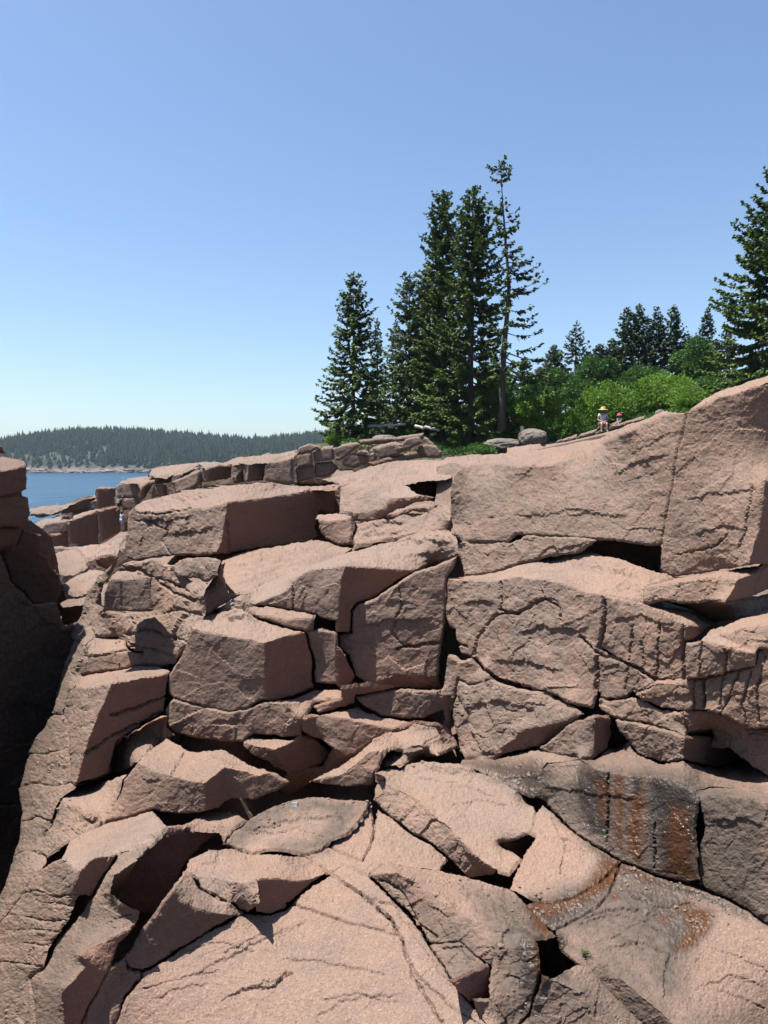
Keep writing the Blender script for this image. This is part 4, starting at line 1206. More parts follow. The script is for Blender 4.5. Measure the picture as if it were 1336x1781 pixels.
step = np.clip((tt - 6) / 6, 0, 1); HZ = np.where(tt < 6, shorez, shorez * (1 - step) + np.maximum(HZ, shorez) * step) + cliff * 5 * np.clip((tt - 12) / 3, 0, 1) * np.clip((70 - tt) / 40, 0, 1)
hp[:, 2] = HZ
b = NB('headland_ground'); geo = b.node('ShaderNodeNewGeometry'); pos = geo.outputs['Position']
rockc = b.mix(b.ramp(b.noise(pos, .12, 5, .6), .4, .6), (.085, .070, .060), (.028, .024, .022))
msk = b.attr('rocky').outputs['Fac']
b.link(b.mix(msk, (.010, .016, .008), rockc), b.p.inputs['Base Color']); b.p.inputs['Roughness'].default_value = .9
rocky = np.clip((13 - tt) / 3, 0, 1)
tag(add_mesh('headland_hill', hp, grid_faces(len(hx), len(hy)), b.m, None, {'rocky': rocky}), kind='structure')

def conifer_mat(name, c0, c1, scale=.25):
    b = NB(name); t = b.attr('tint').outputs['Fac']; pos = b.node('ShaderNodeNewGeometry').outputs['Position']
    c = b.mix(t, c0, c1); c = b.mix(b.math('MULTIPLY', b.ramp(b.noise(pos, scale, 3), .35, .7), .5), c, tuple(v * 1.5 for v in c1))
    b.link(c, b.p.inputs['Base Color']); b.p.inputs['Roughness'].default_value = .75
    b.p.inputs['Specular IOR Level'].default_value = .2
    return b.m
rng = np.random.default_rng(4)
NT = 13000
tx = rng.uniform(-980, 250, NT * 2); ty = SHORE + 2 + (rng.uniform(0, 1, NT * 2) ** 1.2) * 215
w_ = 22 * fbm(np.stack([tx, tx * 0, tx * 0], -1), .012, 3, 8)
tz = hill_z(tx, ty + w_); dens = fbm(np.stack([tx, ty, tx * 0], -1), .02, 3, 71)
keep = (ty + w_ - SHORE > 10) & (dens > -.6); tx, ty, tz = tx[keep][:NT], ty[keep][:NT], tz[keep][:NT]
fv, ff, ft = [], [], []
for k in range(len(tx)):
    h = rng.uniform(7, 11.5) * (1.3 if rng.random() < .05 else 1); r = h * rng.uniform(.17, .27); n = 5; base = len(fv); t = rng.random()
    for lv, (zz0, rr0) in enumerate(((.08, 1.0), (.34, .78), (.34, .62), (.62, .48), (.62, .36))):
        for q in range(n):
            a = 2 * math.pi * (q + .5 * (lv % 2)) / n + k; rr = r * rr0 * rng.uniform(.7, 1.25)
            fv.append((tx[k] + rr * math.cos(a), ty[k] + rr * math.sin(a), tz[k] + h * (zz0 + rng.uniform(-.04, .04)))); ft.append(t)
    fv.append((tx[k] + rng.uniform(-.2, .2), ty[k], tz[k] + h)); ft.append(min(1, t + .2)); top = len(fv) - 1
    for lv in range(4):
        for q in range(n):
            a0, a1 = base + lv * n + q, base + lv * n + (q + 1) % n
            ff.append((a0, a1, a1 + n)); ff.append((a0, a1 + n, a0 + n))
    for q in range(n): ff.append((base + 4 * n + q, base + 4 * n + (q + 1) % n, top))
FOREST = conifer_mat('far_forest', (.010, .024, .011), (.030, .052, .019), .05)
o = add_mesh('headland_forest', np.array(fv), np.array(ff), FOREST, None, {'tint': np.array(ft)})
tag(o, 'dense dark conifer forest covering the far headland', 'forest', kind='stuff')

bmr = bmesh.new(); bmesh.ops.create_icosphere(bmr, subdivisions=2, radius=1); IV2 = np.array([v.co for v in bmr.verts]); IF2 = np.array([[v.index for v in f.verts] for f in bmr.faces]); bmr.free()
V_, F_ = [], []
for k in range(420):
    x = rng.uniform(-470, -150) if k < 320 else rng.uniform(-950, 100)
    y = SHORE + rng.uniform(-16, 9) - 22 * float(fbm(np.array([[x, 0, 0]]), .012, 3, 8)[0]); r = rng.uniform(1.2, 5.5)
    q = np.sign(IV2) * np.abs(IV2) ** .6 * (1 + rng.uniform(-.18, .18, (len(IV2), 1))) * np.array([r * rng.uniform(.8, 2.2), r, r * rng.uniform(.25, .55)])
    F_.append(IF2 + len(V_) * len(IV2)); V_.append(q + np.array([x, y, SEA + rng.uniform(.2, 2.6) * (1 if y > SHORE - 6 else .4)]))
V_ = np.concatenate(V_)
b = NB('shore_rock'); pos = b.node('ShaderNodeNewGeometry').outputs['Position']
b.link(b.mix(b.ramp(b.noise(pos, .09, 5, .6), .4, .6), (.13, .11, .095), (.045, .038, .034)), b.p.inputs['Base Color']); b.p.inputs['Roughness'].default_value = .9
o = add_mesh('shore_rubble', V_, np.concatenate(F_), b.m); tag(o, 'broken pale ledge rocks along the far shoreline', 'rocks', kind='stuff')

# ------------------------------------------------------------------ sea air
def box(name, x0, x1, y0, y1, z0, z1, mat):
    v = [(x, y, z) for x in (x0, x1) for y in (y0, y1) for z in (z0, z1)]
    return add_mesh(name, v, [(0, 1, 3, 2), (4, 6, 7, 5), (0, 4, 5, 1), (2, 3, 7, 6), (0, 2, 6, 4), (1, 5, 7, 3)], mat)
hz = bpy.data.materials.new('sea_haze'); hz.use_nodes = True; hn = hz.node_tree
for n_ in list(hn.nodes):
    if n_.type == 'BSDF_PRINCIPLED': hn.nodes.remove(n_)
pv = hn.nodes.new('ShaderNodeVolumePrincipled'); pv.inputs['Color'].default_value = (.72, .84, 1, 1); pv.inputs['Density'].default_value = .00011; pv.inputs['Anisotropy'].default_value = .3
hn.links.new(pv.outputs[0], [n_ for n_ in hn.nodes if n_.type == 'OUTPUT_MATERIAL'][0].inputs['Volume'])
tag(box('haze', -3100, 3100, -160, 3100, SEA - 2, 70, hz), kind='stuff')

# ------------------------------------------------------------------ trees and shrubs
def bark_mat(name, c0, c1):
    b = NB(name); pos = b.node('ShaderNodeNewGeometry').outputs['Position']
    mp = b.node('ShaderNodeMapping'); mp.inputs['Scale'].default_value = (1, 1, .25); b.link(pos, mp.inputs[0])
    b.link(b.mix(b.noise(mp.outputs[0], 14, 4), c0, c1), b.p.inputs['Base Color']); b.p.inputs['Roughness'].default_value = .9
    return b.m
BARK = bark_mat('spruce_bark', (.028, .022, .018), (.075, .062, .052))
def needle_mat(name, c0, c1, trans=.25):
    b = NB(name); t = b.attr('tint').outputs['Fac']
    c = b.mix(t, c0, c1); b.link(c, b.p.inputs['Base Color']); b.p.inputs['Roughness'].default_value = .6
    b.p.inputs['Specular IOR Level'].default_value = .25
    tr = b.node('ShaderNodeBsdfTranslucent'); b.link(c, tr.inputs[0]); ms = b.node('ShaderNodeMixShader'); ms.inputs[0].default_value = trans
    out = [n for n in b.n if n.type == 'OUTPUT_MATERIAL'][0]
    b.link(b.p.outputs[0], ms.inputs[1]); b.link(tr.outputs[0], ms.inputs[2]); b.link(ms.outputs[0], out.inputs[0])
    return b.m
NEEDLE = needle_mat('spruce_needles', (.017, .034, .010), (.088, .142, .026), .18)
NEEDLE_PALE = needle_mat('pale_spruce_needles', (.022, .038, .014), (.075, .12, .034), .18)
NEEDLE_FAR = needle_mat('far_spruce_needles', (.014, .030, .013), (.045, .080, .030), .18)
LEAF = needle_mat('shrub_leaves', (.055, .12, .016), (.155, .265, .035), .35)
LEAF_LIGHT = needle_mat('young_leaves', (.07, .15, .015), (.15, .27, .03), .35)
LEAF_TREE = needle_mat('broad_leaves', (.030, .075, .016), (.080, .165, .032), .3)

def tube(path, radii, n=7):
    V, F = [], []
    for i, (p, r) in enumerate(zip(path, radii)):
        p = Vector(p); q = Vector(path[min(i + 1, len(path) - 1)]) - Vector(path[max(i - 1, 0)]); q.normalize()
        u = q.orthogonal().normalized() if abs(q.z) < .9 else Vector((1, 0, 0)); u = (u - q * u.dot(q)).normalized(); w = q.cross(u)
        for k in range(n):
            a = 2 * math.pi * k / n; V.append(p + (u * math.cos(a) + w * math.sin(a)) * r)
    for i in range(len(path) - 1):
        for k in range(n):
            a, c = i * n + k, i * n + (k + 1) % n; F.append((a, c, c + n, a + n))
    V.append(Vector(path[-1])); F += [((len(path) - 1) * n + k, (len(path) - 1) * n + (k + 1) % n, len(V) - 1) for k in range(n)]
    V.append(Vector(path[0])); F += [((k + 1) % n, k, len(V) - 1) for k in range(n)]
    return V, F

def sprays(base, dirv, side, length, width, roll, tint):
    """arrays of needle sprays: one bent diamond (4 triangles) each"""
    n = len(base)
    up = np.cross(dirv, side); up /= np.linalg.norm(up, axis=1, keepdims=True) + 1e-9
    s = side * np.cos(roll)[:, None] + up * np.sin(roll)[:, None]
    mid = base + dirv * (length * .45)[:, None]; tip = base + dirv * length[:, None] - np.array([0, 0, 1]) * (length * .22)[:, None]
    V = np.stack([base, mid + s * width[:, None], tip, mid - s * width[:, None] , mid + np.array([0, 0, 1]) * (width * .35)[:, None]], 1).reshape(-1, 3)
    k = np.arange(n)[:, None] * 5
    F = np.concatenate([k + np.array([[0, 1, 4]]), k + np.array([[1, 2, 4]]), k + np.array([[2, 3, 4]]), k + np.array([[3, 0, 4]])])
    return V, F, np.repeat(tint, 5)

def spruce_data(H, R, seed, bare=.1, dens=1.0, power=.85, lean=None, ragged=.35, skip=0.0, onesided=None, crown_gap=None, limbs=True, spray=.215):
    """trunk, limbs and crown of one spruce standing at the origin"""
    g = np.random.default_rng(seed)
    ts = np.linspace(0, 1, 14)
    bend = np.cumsum(g.normal(0, .012 * H / 14 * 3, (14, 2)), 0) * .5
    if lean is not None: bend = bend + np.stack([np.interp(ts, lean[0], lean[1]), ts * 0], -1)
    path = [(bend[i, 0] - bend[0, 0], bend[i, 1] - bend[0, 1], ts[i] * H) for i in range(14)]
    P = np.array(path); tr = .012 * H + .03
    radii = [max(.012, tr * (1 - t) ** .9 * (1.35 if i == 0 else 1)) for i, t in enumerate(ts)]
    tV, tF = tube(path, radii, 8); lV, lF, core = [], [], []
    B, D, S, L, W, RO, TI = [], [], [], [], [], [], []
    z = bare * H; az = g.uniform(0, 6.28)
    gaps = g.uniform(0, 1, 64)
    while z < H * .985:
        t = z / H
        rad = R * min((1 - t + .02) ** power * 1.12, .55 + t * 2.4) 
        if crown_gap and crown_gap[0] < t < crown_gap[1]: rad *= .2
        if crown_gap and t >= crown_gap[1]: rad = R * .26
        nb = int(g.integers(4, 7) * (1 if t < .9 else .8)) + (5 if crown_gap and t > crown_gap[1] else 0)
        for k in range(nb):
            az += 2.4 + g.normal(0, .35)
            if g.random() < skip: continue
            cl = .5 + .5 * math.sin(az * 2.0 + z * 1.3 + seed) * math.cos(z * .9 + az)
            ln = rad * (1 - ragged + ragged * 1.7 * (0.55 * cl + .45 * g.random()))
            if onesided is not None and t < .62: ln *= .45 + .85 * max(0, math.cos(az - onesided))
            if ln < .12: ln = .12
            el = math.radians(28 * t ** 1.5 * 2 - 12 + g.normal(0, 6)); ca, sa = math.cos(az), math.sin(az)
            o = np.array([np.interp(z, P[:, 2], P[:, 0]), np.interp(z, P[:, 2], P[:, 1]), z])
            m = max(2, int(ln / .115 * dens)); u = np.sort(g.uniform(.12 if t > .5 else .28, 1, m))
            sag = .22 * ln
            pos = lambda q: o + np.stack([ca * ln * q, sa * ln * q, math.sin(el) * ln * q - sag * np.sin(q * 2.2) + sag * .55 * q ** 3], -1)
            if limbs and ln > .55 and g.random() < .8:
                pts = pos(np.array([0, .35, .7, .92])); vv, f4 = tube([tuple(p) for p in pts], [.012 + .012 * ln, .010 + .008 * ln, .012, .006], 4)
                lF += [tuple(i + len(lV) for i in f) for f in f4]; lV += vv; core.append(len(lV) - 1)
            p = pos(u); tan = np.gradient(p, axis=0) if m > 2 else np.tile([[ca, sa, 0]], (m, 1)); tan /= np.linalg.norm(tan, axis=1, keepdims=True) + 1e-9
            sd = np.tile([[-sa, ca, 0.]], (m, 1))
            base_t = .15 + .55 * gaps[int(az * 3 + z * 2) % 64]
            for sgn in (-1, 1, 0):
                if sgn == 0 and dens < .8: continue
                dv = tan * (.75 if sgn else 1) + sd * sgn * g.uniform(.5, 1.0, (m, 1)) + g.normal(0, .34, (m, 3)); dv[:, 2] -= .12 if sgn else -.05
                dv /= np.linalg.norm(dv, axis=1, keepdims=True)
                B.append(p + g.normal(0, .03, (m, 3))); D.append(dv); s2 = np.cross(dv, [0, 0, 1.]); s2 /= np.linalg.norm(s2, axis=1, keepdims=True) + 1e-9
                S.append(s2); L.append(spray * g.uniform(.7, 1.35, m) * (1.15 - .45 * u) * (.75 + .25 * min(1, ln))); W.append(spray * g.uniform(.24, .40, m))
                RO.append(g.normal(0, .55, m)); TI.append(np.clip(base_t + .6 * (u - .45) + g.normal(0, .12, m), 0, 1))
        z += g.uniform(.20, .34) / dens ** .5 * (1 if H > 6 else .75)
    lF += [tuple(core[i:i + 3]) for i in range(len(core) - 2)]   # added hidden slivers join the limb bases inside the trunk
    n = 10; top = P[-1]                                   # the leader
    a = g.uniform(0, 6.28, n); q = g.uniform(-.55, 0, n)
    B.append(top + np.stack([a * 0, a * 0, q], -1)); D.append(np.stack([np.cos(a) * .6, np.sin(a) * .6, np.full(n, .75)], -1)); S.append(np.stack([-np.sin(a), np.cos(a), a * 0], -1))
    L.append(np.full(n, .26)); W.append(np.full(n, .06)); RO.append(a * 0); TI.append(g.uniform(.2, .8, n))
    cat = lambda x: np.concatenate(x)
    V, F, T = sprays(cat(B), cat(D), cat(S), cat(L), cat(W), cat(RO), cat(TI))
    return (tV, tF), (lV, lF), (V, F, T)
def plant_tree(name, label, cat, loc, data, needles, group=None, scale=1.0, rot=0.0):
    root = tag(empty(name, loc), label, cat, group)
    (tV, tF), (lV, lF), (V, F, T) = data
    tr = add_mesh('trunk', [tuple(v) for v in tV], tF, BARK, root, smooth=True)
    if lV: add_mesh('limbs', [tuple(v) for v in lV], lF, BARK, tr)
    add_mesh('crown', V, F, needles, root, {'tint': T})
    root.scale = (scale,) * 3; root.rotation_euler[2] = rot
    return root
def px_h(p, d): return p * d / FOC
def spruce(px, base, top, half, d, label, seed, needles=NEEDLE, group=None, name='spruce_tree', **kw):
    half = half * (1.15 if d > 60 else 1); loc = at(px, base, d); H = px_h(base - top, d); R = px_h(half, d) * 1.42
    return plant_tree(name, label, 'tree', loc, spruce_data(H, R, seed, **kw), needles, group)
spruce(614, 776, 484, 47, 39, 'lone leftmost spruce with a full conical crown', 11, dens=1.75, bare=.07, power=.62, ragged=.45)
spruce(712, 776, 484, 52, 41, 'paler ragged spruce left of the two tallest full spruces', 12, NEEDLE_PALE, dens=1.5, bare=.12, power=.62, ragged=.5)
spruce(768, 782, 347, 56, 40, 'tall full spruce, left one of the tallest close pair', 23, dens=2.1, bare=.12, power=.6, ragged=.5)
spruce(817, 790, 342, 60, 37.5, 'tall full spruce, right one of the tallest close pair', 35, dens=2.1, bare=.09, power=.58, ragged=.55)
H6 = px_h(452, 36)
spruce(873, 750, 297, 62, 36, 'tallest thin half-bare spruce with a bent trunk and tufted top', 8, dens=1.2, bare=.2, power=.8, ragged=.6, skip=.55,
       lean=((0, .3, .55, .75, 1), (0, .12, .34, .1, -.12)), onesided=-.3, crown_gap=(.84, .93))
spruce(657, 776, 560, 22, 47, 'short spruce top peeping between the leftmost and paler spruces', 41, dens=1.4, limbs=False)
spruce(688, 776, 560, 30, 45, 'low dark spruce behind the paler ragged spruce', 42, dens=1.4, limbs=False)
spruce(742, 780, 470, 42, 43, 'dark spruce crowded behind the tallest pair', 44, dens=1.5, power=.65)
spruce(1358, 700, 300, 108, 33, 'large dark spruce cut off by the right picture edge', 51, dens=2.7, bare=.02, power=.7, ragged=.4)
for k, (x, b_, t_, h_, lb) in enumerate(((963, 700, 603, 26, 'small pointed background spruce right of the half-bare spruce'), (1000, 700, 562, 30, 'tall thin background spruce with open whorled top'),
        (1040, 700, 600, 28, 'small background spruce above the round shrub'), (1086, 700, 538, 30, 'first of four background spruces in a cluster'),
        (1109, 700, 533, 32, 'second and tallest of four background spruces in a cluster'), (1138, 700, 536, 27, 'third of four background spruces in a cluster'),
        (1168, 700, 534, 30, 'fourth of four background spruces in a cluster'), (1226, 690, 540, 22, 'thin background spruce left of the large dark spruce'), (912, 700, 628, 24, 'low background spruce just right of the half-bare spruce'), (938, 700, 640, 22, 'lowest background spruce left of the pointed one'),
        (1020, 700, 612, 24, 'background spruce right of the thin open-topped one'), (1062, 700, 592, 26, 'background spruce at the left foot of the cluster'), (1192, 700, 580, 26, 'background spruce right of the four-spruce cluster'), (1262, 690, 570, 26, 'background spruce beside the large dark spruce'))):
    spruce(x, b_, t_, h_, 62, lb, 60 + k, NEEDLE_FAR, 'spruces in the background wood', dens=1.4 if k != 1 else .9, bare=.05, limbs=False, spray=.27, power=.85, ragged=.4)

def leaf_cloud(g, blobs, n, size, hang=0.0):
    """leaves spread through the outer volume of lumpy blobs"""
    vol = np.array([b_[3] * b_[4] for b_ in blobs]); idx = g.choice(len(blobs), n, p=vol / vol.sum()); Bb = np.array(blobs)[idx]
    v = g.normal(0, 1, (n, 3)); v /= np.linalg.norm(v, axis=1, keepdims=True); r = g.uniform(.55, 1.04, n) ** .6
    lump = 1 + .18 * np.sin(v[:, 0] * 5 + idx) * np.cos(v[:, 2] * 4 + idx * 2) + .10 * np.sin(v[:, 1] * 9 + idx)
    p = Bb[:, :3] + v * (r * lump)[:, None] * np.stack([Bb[:, 3], Bb[:, 3], Bb[:, 4]], -1)
    d = v + g.normal(0, .6, (n, 3)); d[:, 2] += .25; d /= np.linalg.norm(d, axis=1, keepdims=True)
    s = np.cross(d, g.normal(0, 1, (n, 3))); s /= np.linalg.norm(s, axis=1, keepdims=True) + 1e-9
    L = size * g.uniform(.7, 1.3, n); t = np.clip(.5 + .3 * np.sin(idx * 2.1) + g.normal(0, .2, n), 0, 1)
    up = np.cross(d, s)
    V = np.stack([p, p + d * (L * .5)[:, None] + s * (L * .3)[:, None] , p + d * L[:, None] - up * (L * .15)[:, None], p + d * (L * .5)[:, None] - s * (L * .3)[:, None]], 1).reshape(-1, 3)
    k = np.arange(n)[:, None] * 4
    return V, np.concatenate([k + np.array([[0, 1, 2]]), k + np.array([[0, 2, 3]])]), np.repeat(t, 4)
def shrub(px, py, rx, ry, d, label, seed, mat, n=5200, leaf=.13, name='leafy_shrub', cat='shrub', trunk=False):
    g = np.random.default_rng(seed); RX, RY = px_h(rx, d), px_h(ry, d)
    base = at(px, py + ry, d); h = 2 * RY
    blobs = [(0, 0, RY * 1.02, RX * .62, RY * .85)]
    for k in range(11):
        a = g.uniform(0, 6.28); q = g.uniform(.3, .85); zz = RY * g.uniform(.4, 1.6)
        w = math.sqrt(max(.1, 1 - ((zz - RY) / RY) ** 2)); blobs.append((math.cos(a) * RX * q * w, math.sin(a) * RX * q * w, zz, RX * g.uniform(.25, .42), RY * g.uniform(.24, .42)))
    V, F, T = leaf_cloud(g, blobs, n, leaf)
    root = tag(empty(name, base), label, cat)
    sV, sF = [], []
    for k in range(1 if trunk else 7):
        b_ = blobs[0] if trunk else blobs[1 + k]; p0 = (g.normal(0, .1), g.normal(0, .1), -.4); p1 = (b_[0] * .4, b_[1] * .4, b_[2] * .5); p2 = (b_[0], b_[1], b_[2])
        vv, f4 = tube([p0, p1, p2], [.035 + .03 * RY, .02 + .015 * RY, .01], 5); sF += [tuple(i + len(sV) for i in f) for f in f4]; sV += vv
    add_mesh('trunk' if trunk else 'stems', [tuple(v) for v in sV], sF, BARK, root)
    add_mesh('crown' if trunk else 'foliage', V, F, mat, root, {'tint': T})
    return root
shrub(1062, 710, 62, 48, 36.5, 'large round bright green shrub behind the seated pair', 1, LEAF, 9000, .14)
shrub(935, 722, 48, 38, 36, 'rounded green shrub behind the big grey boulder', 2, LEAF, 6500, .14)
shrub(888, 722, 30, 36, 39, 'shrub in the shade beside the half-bare spruce trunk', 3, LEAF, 4200, .14)
shrub(988, 742, 22, 26, 35.2, 'small upright shrub at the end of the seat rocks', 4, LEAF, 2600, .11)
shrub(1135, 695, 58, 36, 40, 'low spreading shrub right of the large round shrub', 5, LEAF, 6000, .14)
shrub(1205, 692, 42, 30, 37, 'yellow-green shrub behind the tall boulder', 6, LEAF_LIGHT, 5200, .10)
shrub(1165, 672, 50, 22, 44, 'pale leafy shrub below the background spruces', 7, LEAF_LIGHT, 4200, .14)
shrub(1270, 670, 50, 26, 38, 'dark green shrub under the large right spruce', 8, LEAF_TREE, 4200, .14)
shrub(1005, 690, 36, 34, 44, 'mid green bush below the thin background spruce', 9, LEAF_TREE, 4200, .16)
shrub(588, 764, 26, 16, 38, 'low green bush at the foot of the leftmost spruce', 10, LEAF, 2600, .12)
shrub(650, 770, 40, 15, 39, 'low bush between the leftmost spruces', 13, LEAF_TREE, 2600, .12)
shrub(700, 762, 36, 16, 40, 'grassy bush around the bleached log', 14, LEAF_TREE, 2600, .12)
shrub(838, 783, 34, 11, 33.5, 'low ferny plants before the tall pair of spruces', 15, LEAF_TREE, 2200, .10)
shrub(1030, 660, 40, 40, 55, 'light green broadleaf tree before the background spruces', 16, LEAF_TREE, 7000, .24, 'broadleaf_tree', 'tree', True)
shrub(1212, 630, 44, 45, 52, 'rounded broadleaf tree left of the large dark spruce', 17, LEAF_TREE, 7000, .22, 'broadleaf_tree', 'tree', True)
shrub(930, 690, 28, 32, 52, 'small dark broadleaf tree behind the half-bare spruce', 18, LEAF_TREE, 4600, .24, 'broadleaf_tree', 'tree', True)
shrub(975, 675, 28, 32, 56, 'small broadleaf tree between the pointed background spruces', 19, LEAF_TREE, 4600, .24, 'broadleaf_tree', 'tree', True)
shrub(1120, 665, 60, 26, 54, 'wide dark broadleaf tree under the spruce cluster', 20, LEAF_TREE, 6500, .24, 'broadleaf_tree', 'tree', True)
shrub(860, 700, 46, 60, 48, 'dark leafy tree filling the gap behind the tall spruces', 21, LEAF_TREE, 6000, .24, 'broadleaf_tree', 'tree', True)
# undergrowth nobody could count
g = np.random.default_rng(90); ug = []
for k in range(4200):
    x, y = g.uniform(-2, 26), g.uniform(34.6, 60)
    if g.random() < .5: y = g.uniform(34.6, 42)
    ug.append((x, y, ground_z(x, y) + .05, g.uniform(.10, .22), g.uniform(.08, .2)))
V, F, T = leaf_cloud(g, ug, 60000, .12)
tag(add_mesh('undergrowth', V, F, LEAF_TREE, None, {'tint': T}), kind='stuff')

# ------------------------------------------------------------------ boulders, log, sign post
def plain(name, c, rough=.8, c2=None, scale=8):
    b = NB(name); pos = b.node('ShaderNodeNewGeometry').outputs['Position']
    b.link(b.mix(b.ramp(b.noise(pos, scale, 4), .35, .65), c, c2 or tuple(v * .8 for v in c)), b.p.inputs['Base Color']); b.p.inputs['Roughness'].default_value = rough
    return b.m
GREY = granite('grey_boulder_granite', tint=(.85, 1.05, 1.15))
def boulder(px, py, rx, ry, d, label, seed, mat, sq=1.0):
    bm = bmesh.new(); bmesh.ops.create_icosphere(bm, subdivisions=5, radius=1); V = np.array([v.co for v in bm.verts]); F = np.array([[v.index for v in f.verts] for f in bm.faces]); bm.free()
    RX, RY = px_h(rx, d), px_h(ry, d)
    V = np.sign(V) * np.abs(V) ** .85; V = V * (1 + .16 * fbm(V, 1.1, 3, seed)[:, None]); h, _ = fracture(V, .8, seed); V = V * (1 + .05 * h[:, None]); V = V * (1 + .03 * fbm(V, 6, 3, seed)[:, None])
    V = V * np.array([RX, RX * .9, RY]); base = at(px, py + ry, d); V[:, 2] += RY * .92
    o = add_mesh('boulder', V, F, mat, None, {'stain': np.tile([[.12, 0, 0, .4]], (len(V), 1))}); o.location = base
    return tag(o, label, 'boulder')
boulder(926, 762, 24, 17, 33.6, 'large rounded grey boulder before the green shrubs', 3, GREY)
boulder(876, 774, 34, 12, 34.5, 'low dark grey boulder left of the rounded grey boulder', 5, GREY)
boulder(1148, 720, 9, 8, 30, 'small pale stone on the slope behind the overhanging boulder', 7, GREY)
boulder(668, 762, 20, 6, 36, 'flat grey stone on the cliff top beside the log', 9, GREY)
WOOD = plain('bleached_wood', (.36, .34, .31), .85, (.22, .20, .18), 9)
def log(p0, p1, r, label, seed):
    g = np.random.default_rng(seed); a, c = Vector(p0), Vector(p1); n = 9
    path = [tuple(a.lerp(c, k / n) + Vector((0, 0, g.normal(0, .025)))) for k in range(n + 1)]
    V, F = tube(path, [r * (1.1 - .35 * k / n) * g.uniform(.92, 1.08) for k in range(n + 1)], 9)
    root = tag(empty('fallen_log', tuple(a)), label, 'log')
    add_mesh('log_trunk', np.array([tuple(v) for v in V]) - np.array(a), F, WOOD, root, smooth=True)
    for k in (3, 6):
        q = Vector(path[k]) - a; vv, ff_ = tube([tuple(q), tuple(q + Vector((g.uniform(-.1, .1), -.15, .28)))], [.03, .012], 5)
        add_mesh('branch_stub', [tuple(v) for v in vv], ff_, WOOD, root)
log(at(640, 742, 38.5), at(706, 738, 38.2), .075, 'bleached fallen log below the paler spruce', 1)
log(at(722, 741, 36.4), at(764, 748, 35.8), .08, 'short bleached log end by the tall spruce trunks', 2)
PAINT = plain('sign_paint', (.5, .5, .5), .5); POST = plain('post_wood', (.16, .13, .10))
sp = tag(empty('trail_sign', at(908, 762, 35.2)), 'tiny white trail sign on a post in the shade', 'sign')
def bx(name, cx, cy, cz, sx, sy, sz, mat, parent):
    o = box(name, cx - sx / 2, cx + sx / 2, cy - sy / 2, cy + sy / 2, cz - sz / 2, cz + sz / 2, mat); o.parent = parent; return o
bx('post', 0, .03, .28, .05, .05, .66, POST, sp); bx('sign_panel', 0, -.012, .46, .15, .02, .22, PAINT, sp)
# the scrap of litter on the stained slab
LIT = plain('pale_litter', (.28, .29, .30), .6)
p = at(512, 1402, float(Ysol[((500., 1390.), None)]) * .985)
v = .75 * np.array([(-.045, -.03, 0), (.04, -.035, .005), (.05, .03, .01), (-.04, .035, .0), (-.03, -.02, .045), (.035, -.02, .05), (.04, .022, .038), (-.028, .025, .03)])
o = add_mesh('litter_scrap', v, [(0, 1, 2, 3), (4, 7, 6, 5), (0, 4, 5, 1), (1, 5, 6, 2), (2, 6, 7, 3), (3, 7, 4, 0)], LIT); o.location = p
tag(o, 'small crumpled blue-grey scrap lying on the dark stained slab', 'litter')

# ------------------------------------------------------------------ small stones in the clefts, a tuft of grass
bpy.context.view_layer.update(); DG = bpy.context.evaluated_depsgraph_get(); HAZE = bpy.data.objects['haze']
from mathutils.bvhtree import BVHTree
_tv, _tf = [], []
for ob in bpy.data.objects:
    if ob.type == 'MESH' and ('granite' in ob.name or 'rock' in ob.name):
        mw = ob.matrix_world; k0 = len(_tv); me = ob.data; n = len(me.vertices); co = np.empty(n * 3, np.float32); me.vertices.foreach_get('co', co)
        M4 = np.array(mw); co = co.reshape(-1, 3) @ M4[:3, :3].T + M4[:3, 3]
        _tv += co.tolist(); _tf += [tuple(i + k0 for i in p.vertices) for p in me.polygons]
BVH = BVHTree.FromPolygons(_tv, _tf); del _tv, _tf
def ground_hit(px, py): return BVH.ray_cast(Vector((0, 0, 0)), Vector(ray(px, py)).normalized())
g = np.random.default_rng(12); V, F = [], []
spots = [(1060, 1500, 1210, 1550, 40), (900, 1330, 960, 1385, 22), (650, 1300, 780, 1335, 26), (430, 1385, 500, 1450, 22), (1150, 1535, 1340, 1610, 40), (560, 1375, 660, 1400, 20), (760, 1500, 880, 1545, 26), (600, 1200, 700, 1225, 14)]; spots += [
         (870, 1640, 950, 1781, 40), (290, 1430, 400, 1470, 18), (200, 1090, 340, 1160, 40), (60, 1250, 125, 1480, 40), (880, 1540, 960, 1600, 20)]
ico = bmesh.new(); bmesh.ops.create_icosphere(ico, subdivisions=1, radius=1); IV = np.array([v.co for v in ico.verts]); IF = np.array([[v.index for v in f.verts] for f in ico.faces]); ico.free()
for x0, y0, x1, y1, n in spots:
    for k in range(n):
        hit = ground_hit(g.uniform(x0, x1), g.uniform(y0, y1))
        if hit[0] is None or hit[1].z < .45: continue
        r = hit[0].y / FOC * g.uniform(1.2, 4.2) * (1.6 if g.random() < .1 else 1)
        q = IV * (1 + g.uniform(-.3, .3, (len(IV), 1))) * np.array([1, g.uniform(.6, 1.1), g.uniform(.45, .8)]) * r
        a = g.uniform(0, 6.28); q = q @ np.array([[math.cos(a), -math.sin(a), 0], [math.sin(a), math.cos(a), 0], [0, 0, 1]]).T + np.array(hit[0]) + np.array([0, 0, r * .25])
        F.append(IF + len(V) * len(IV)); V.append(q)
V = np.concatenate(V)
tag(add_mesh('gravel', V, np.concatenate(F), ROCK, None, {'stain': np.tile([[.25, 0, 0, .2]], (len(V), 1)), 'fresh_shade': np.zeros(len(V))}), kind='stuff')
hit = ground_hit(1019, 1664)
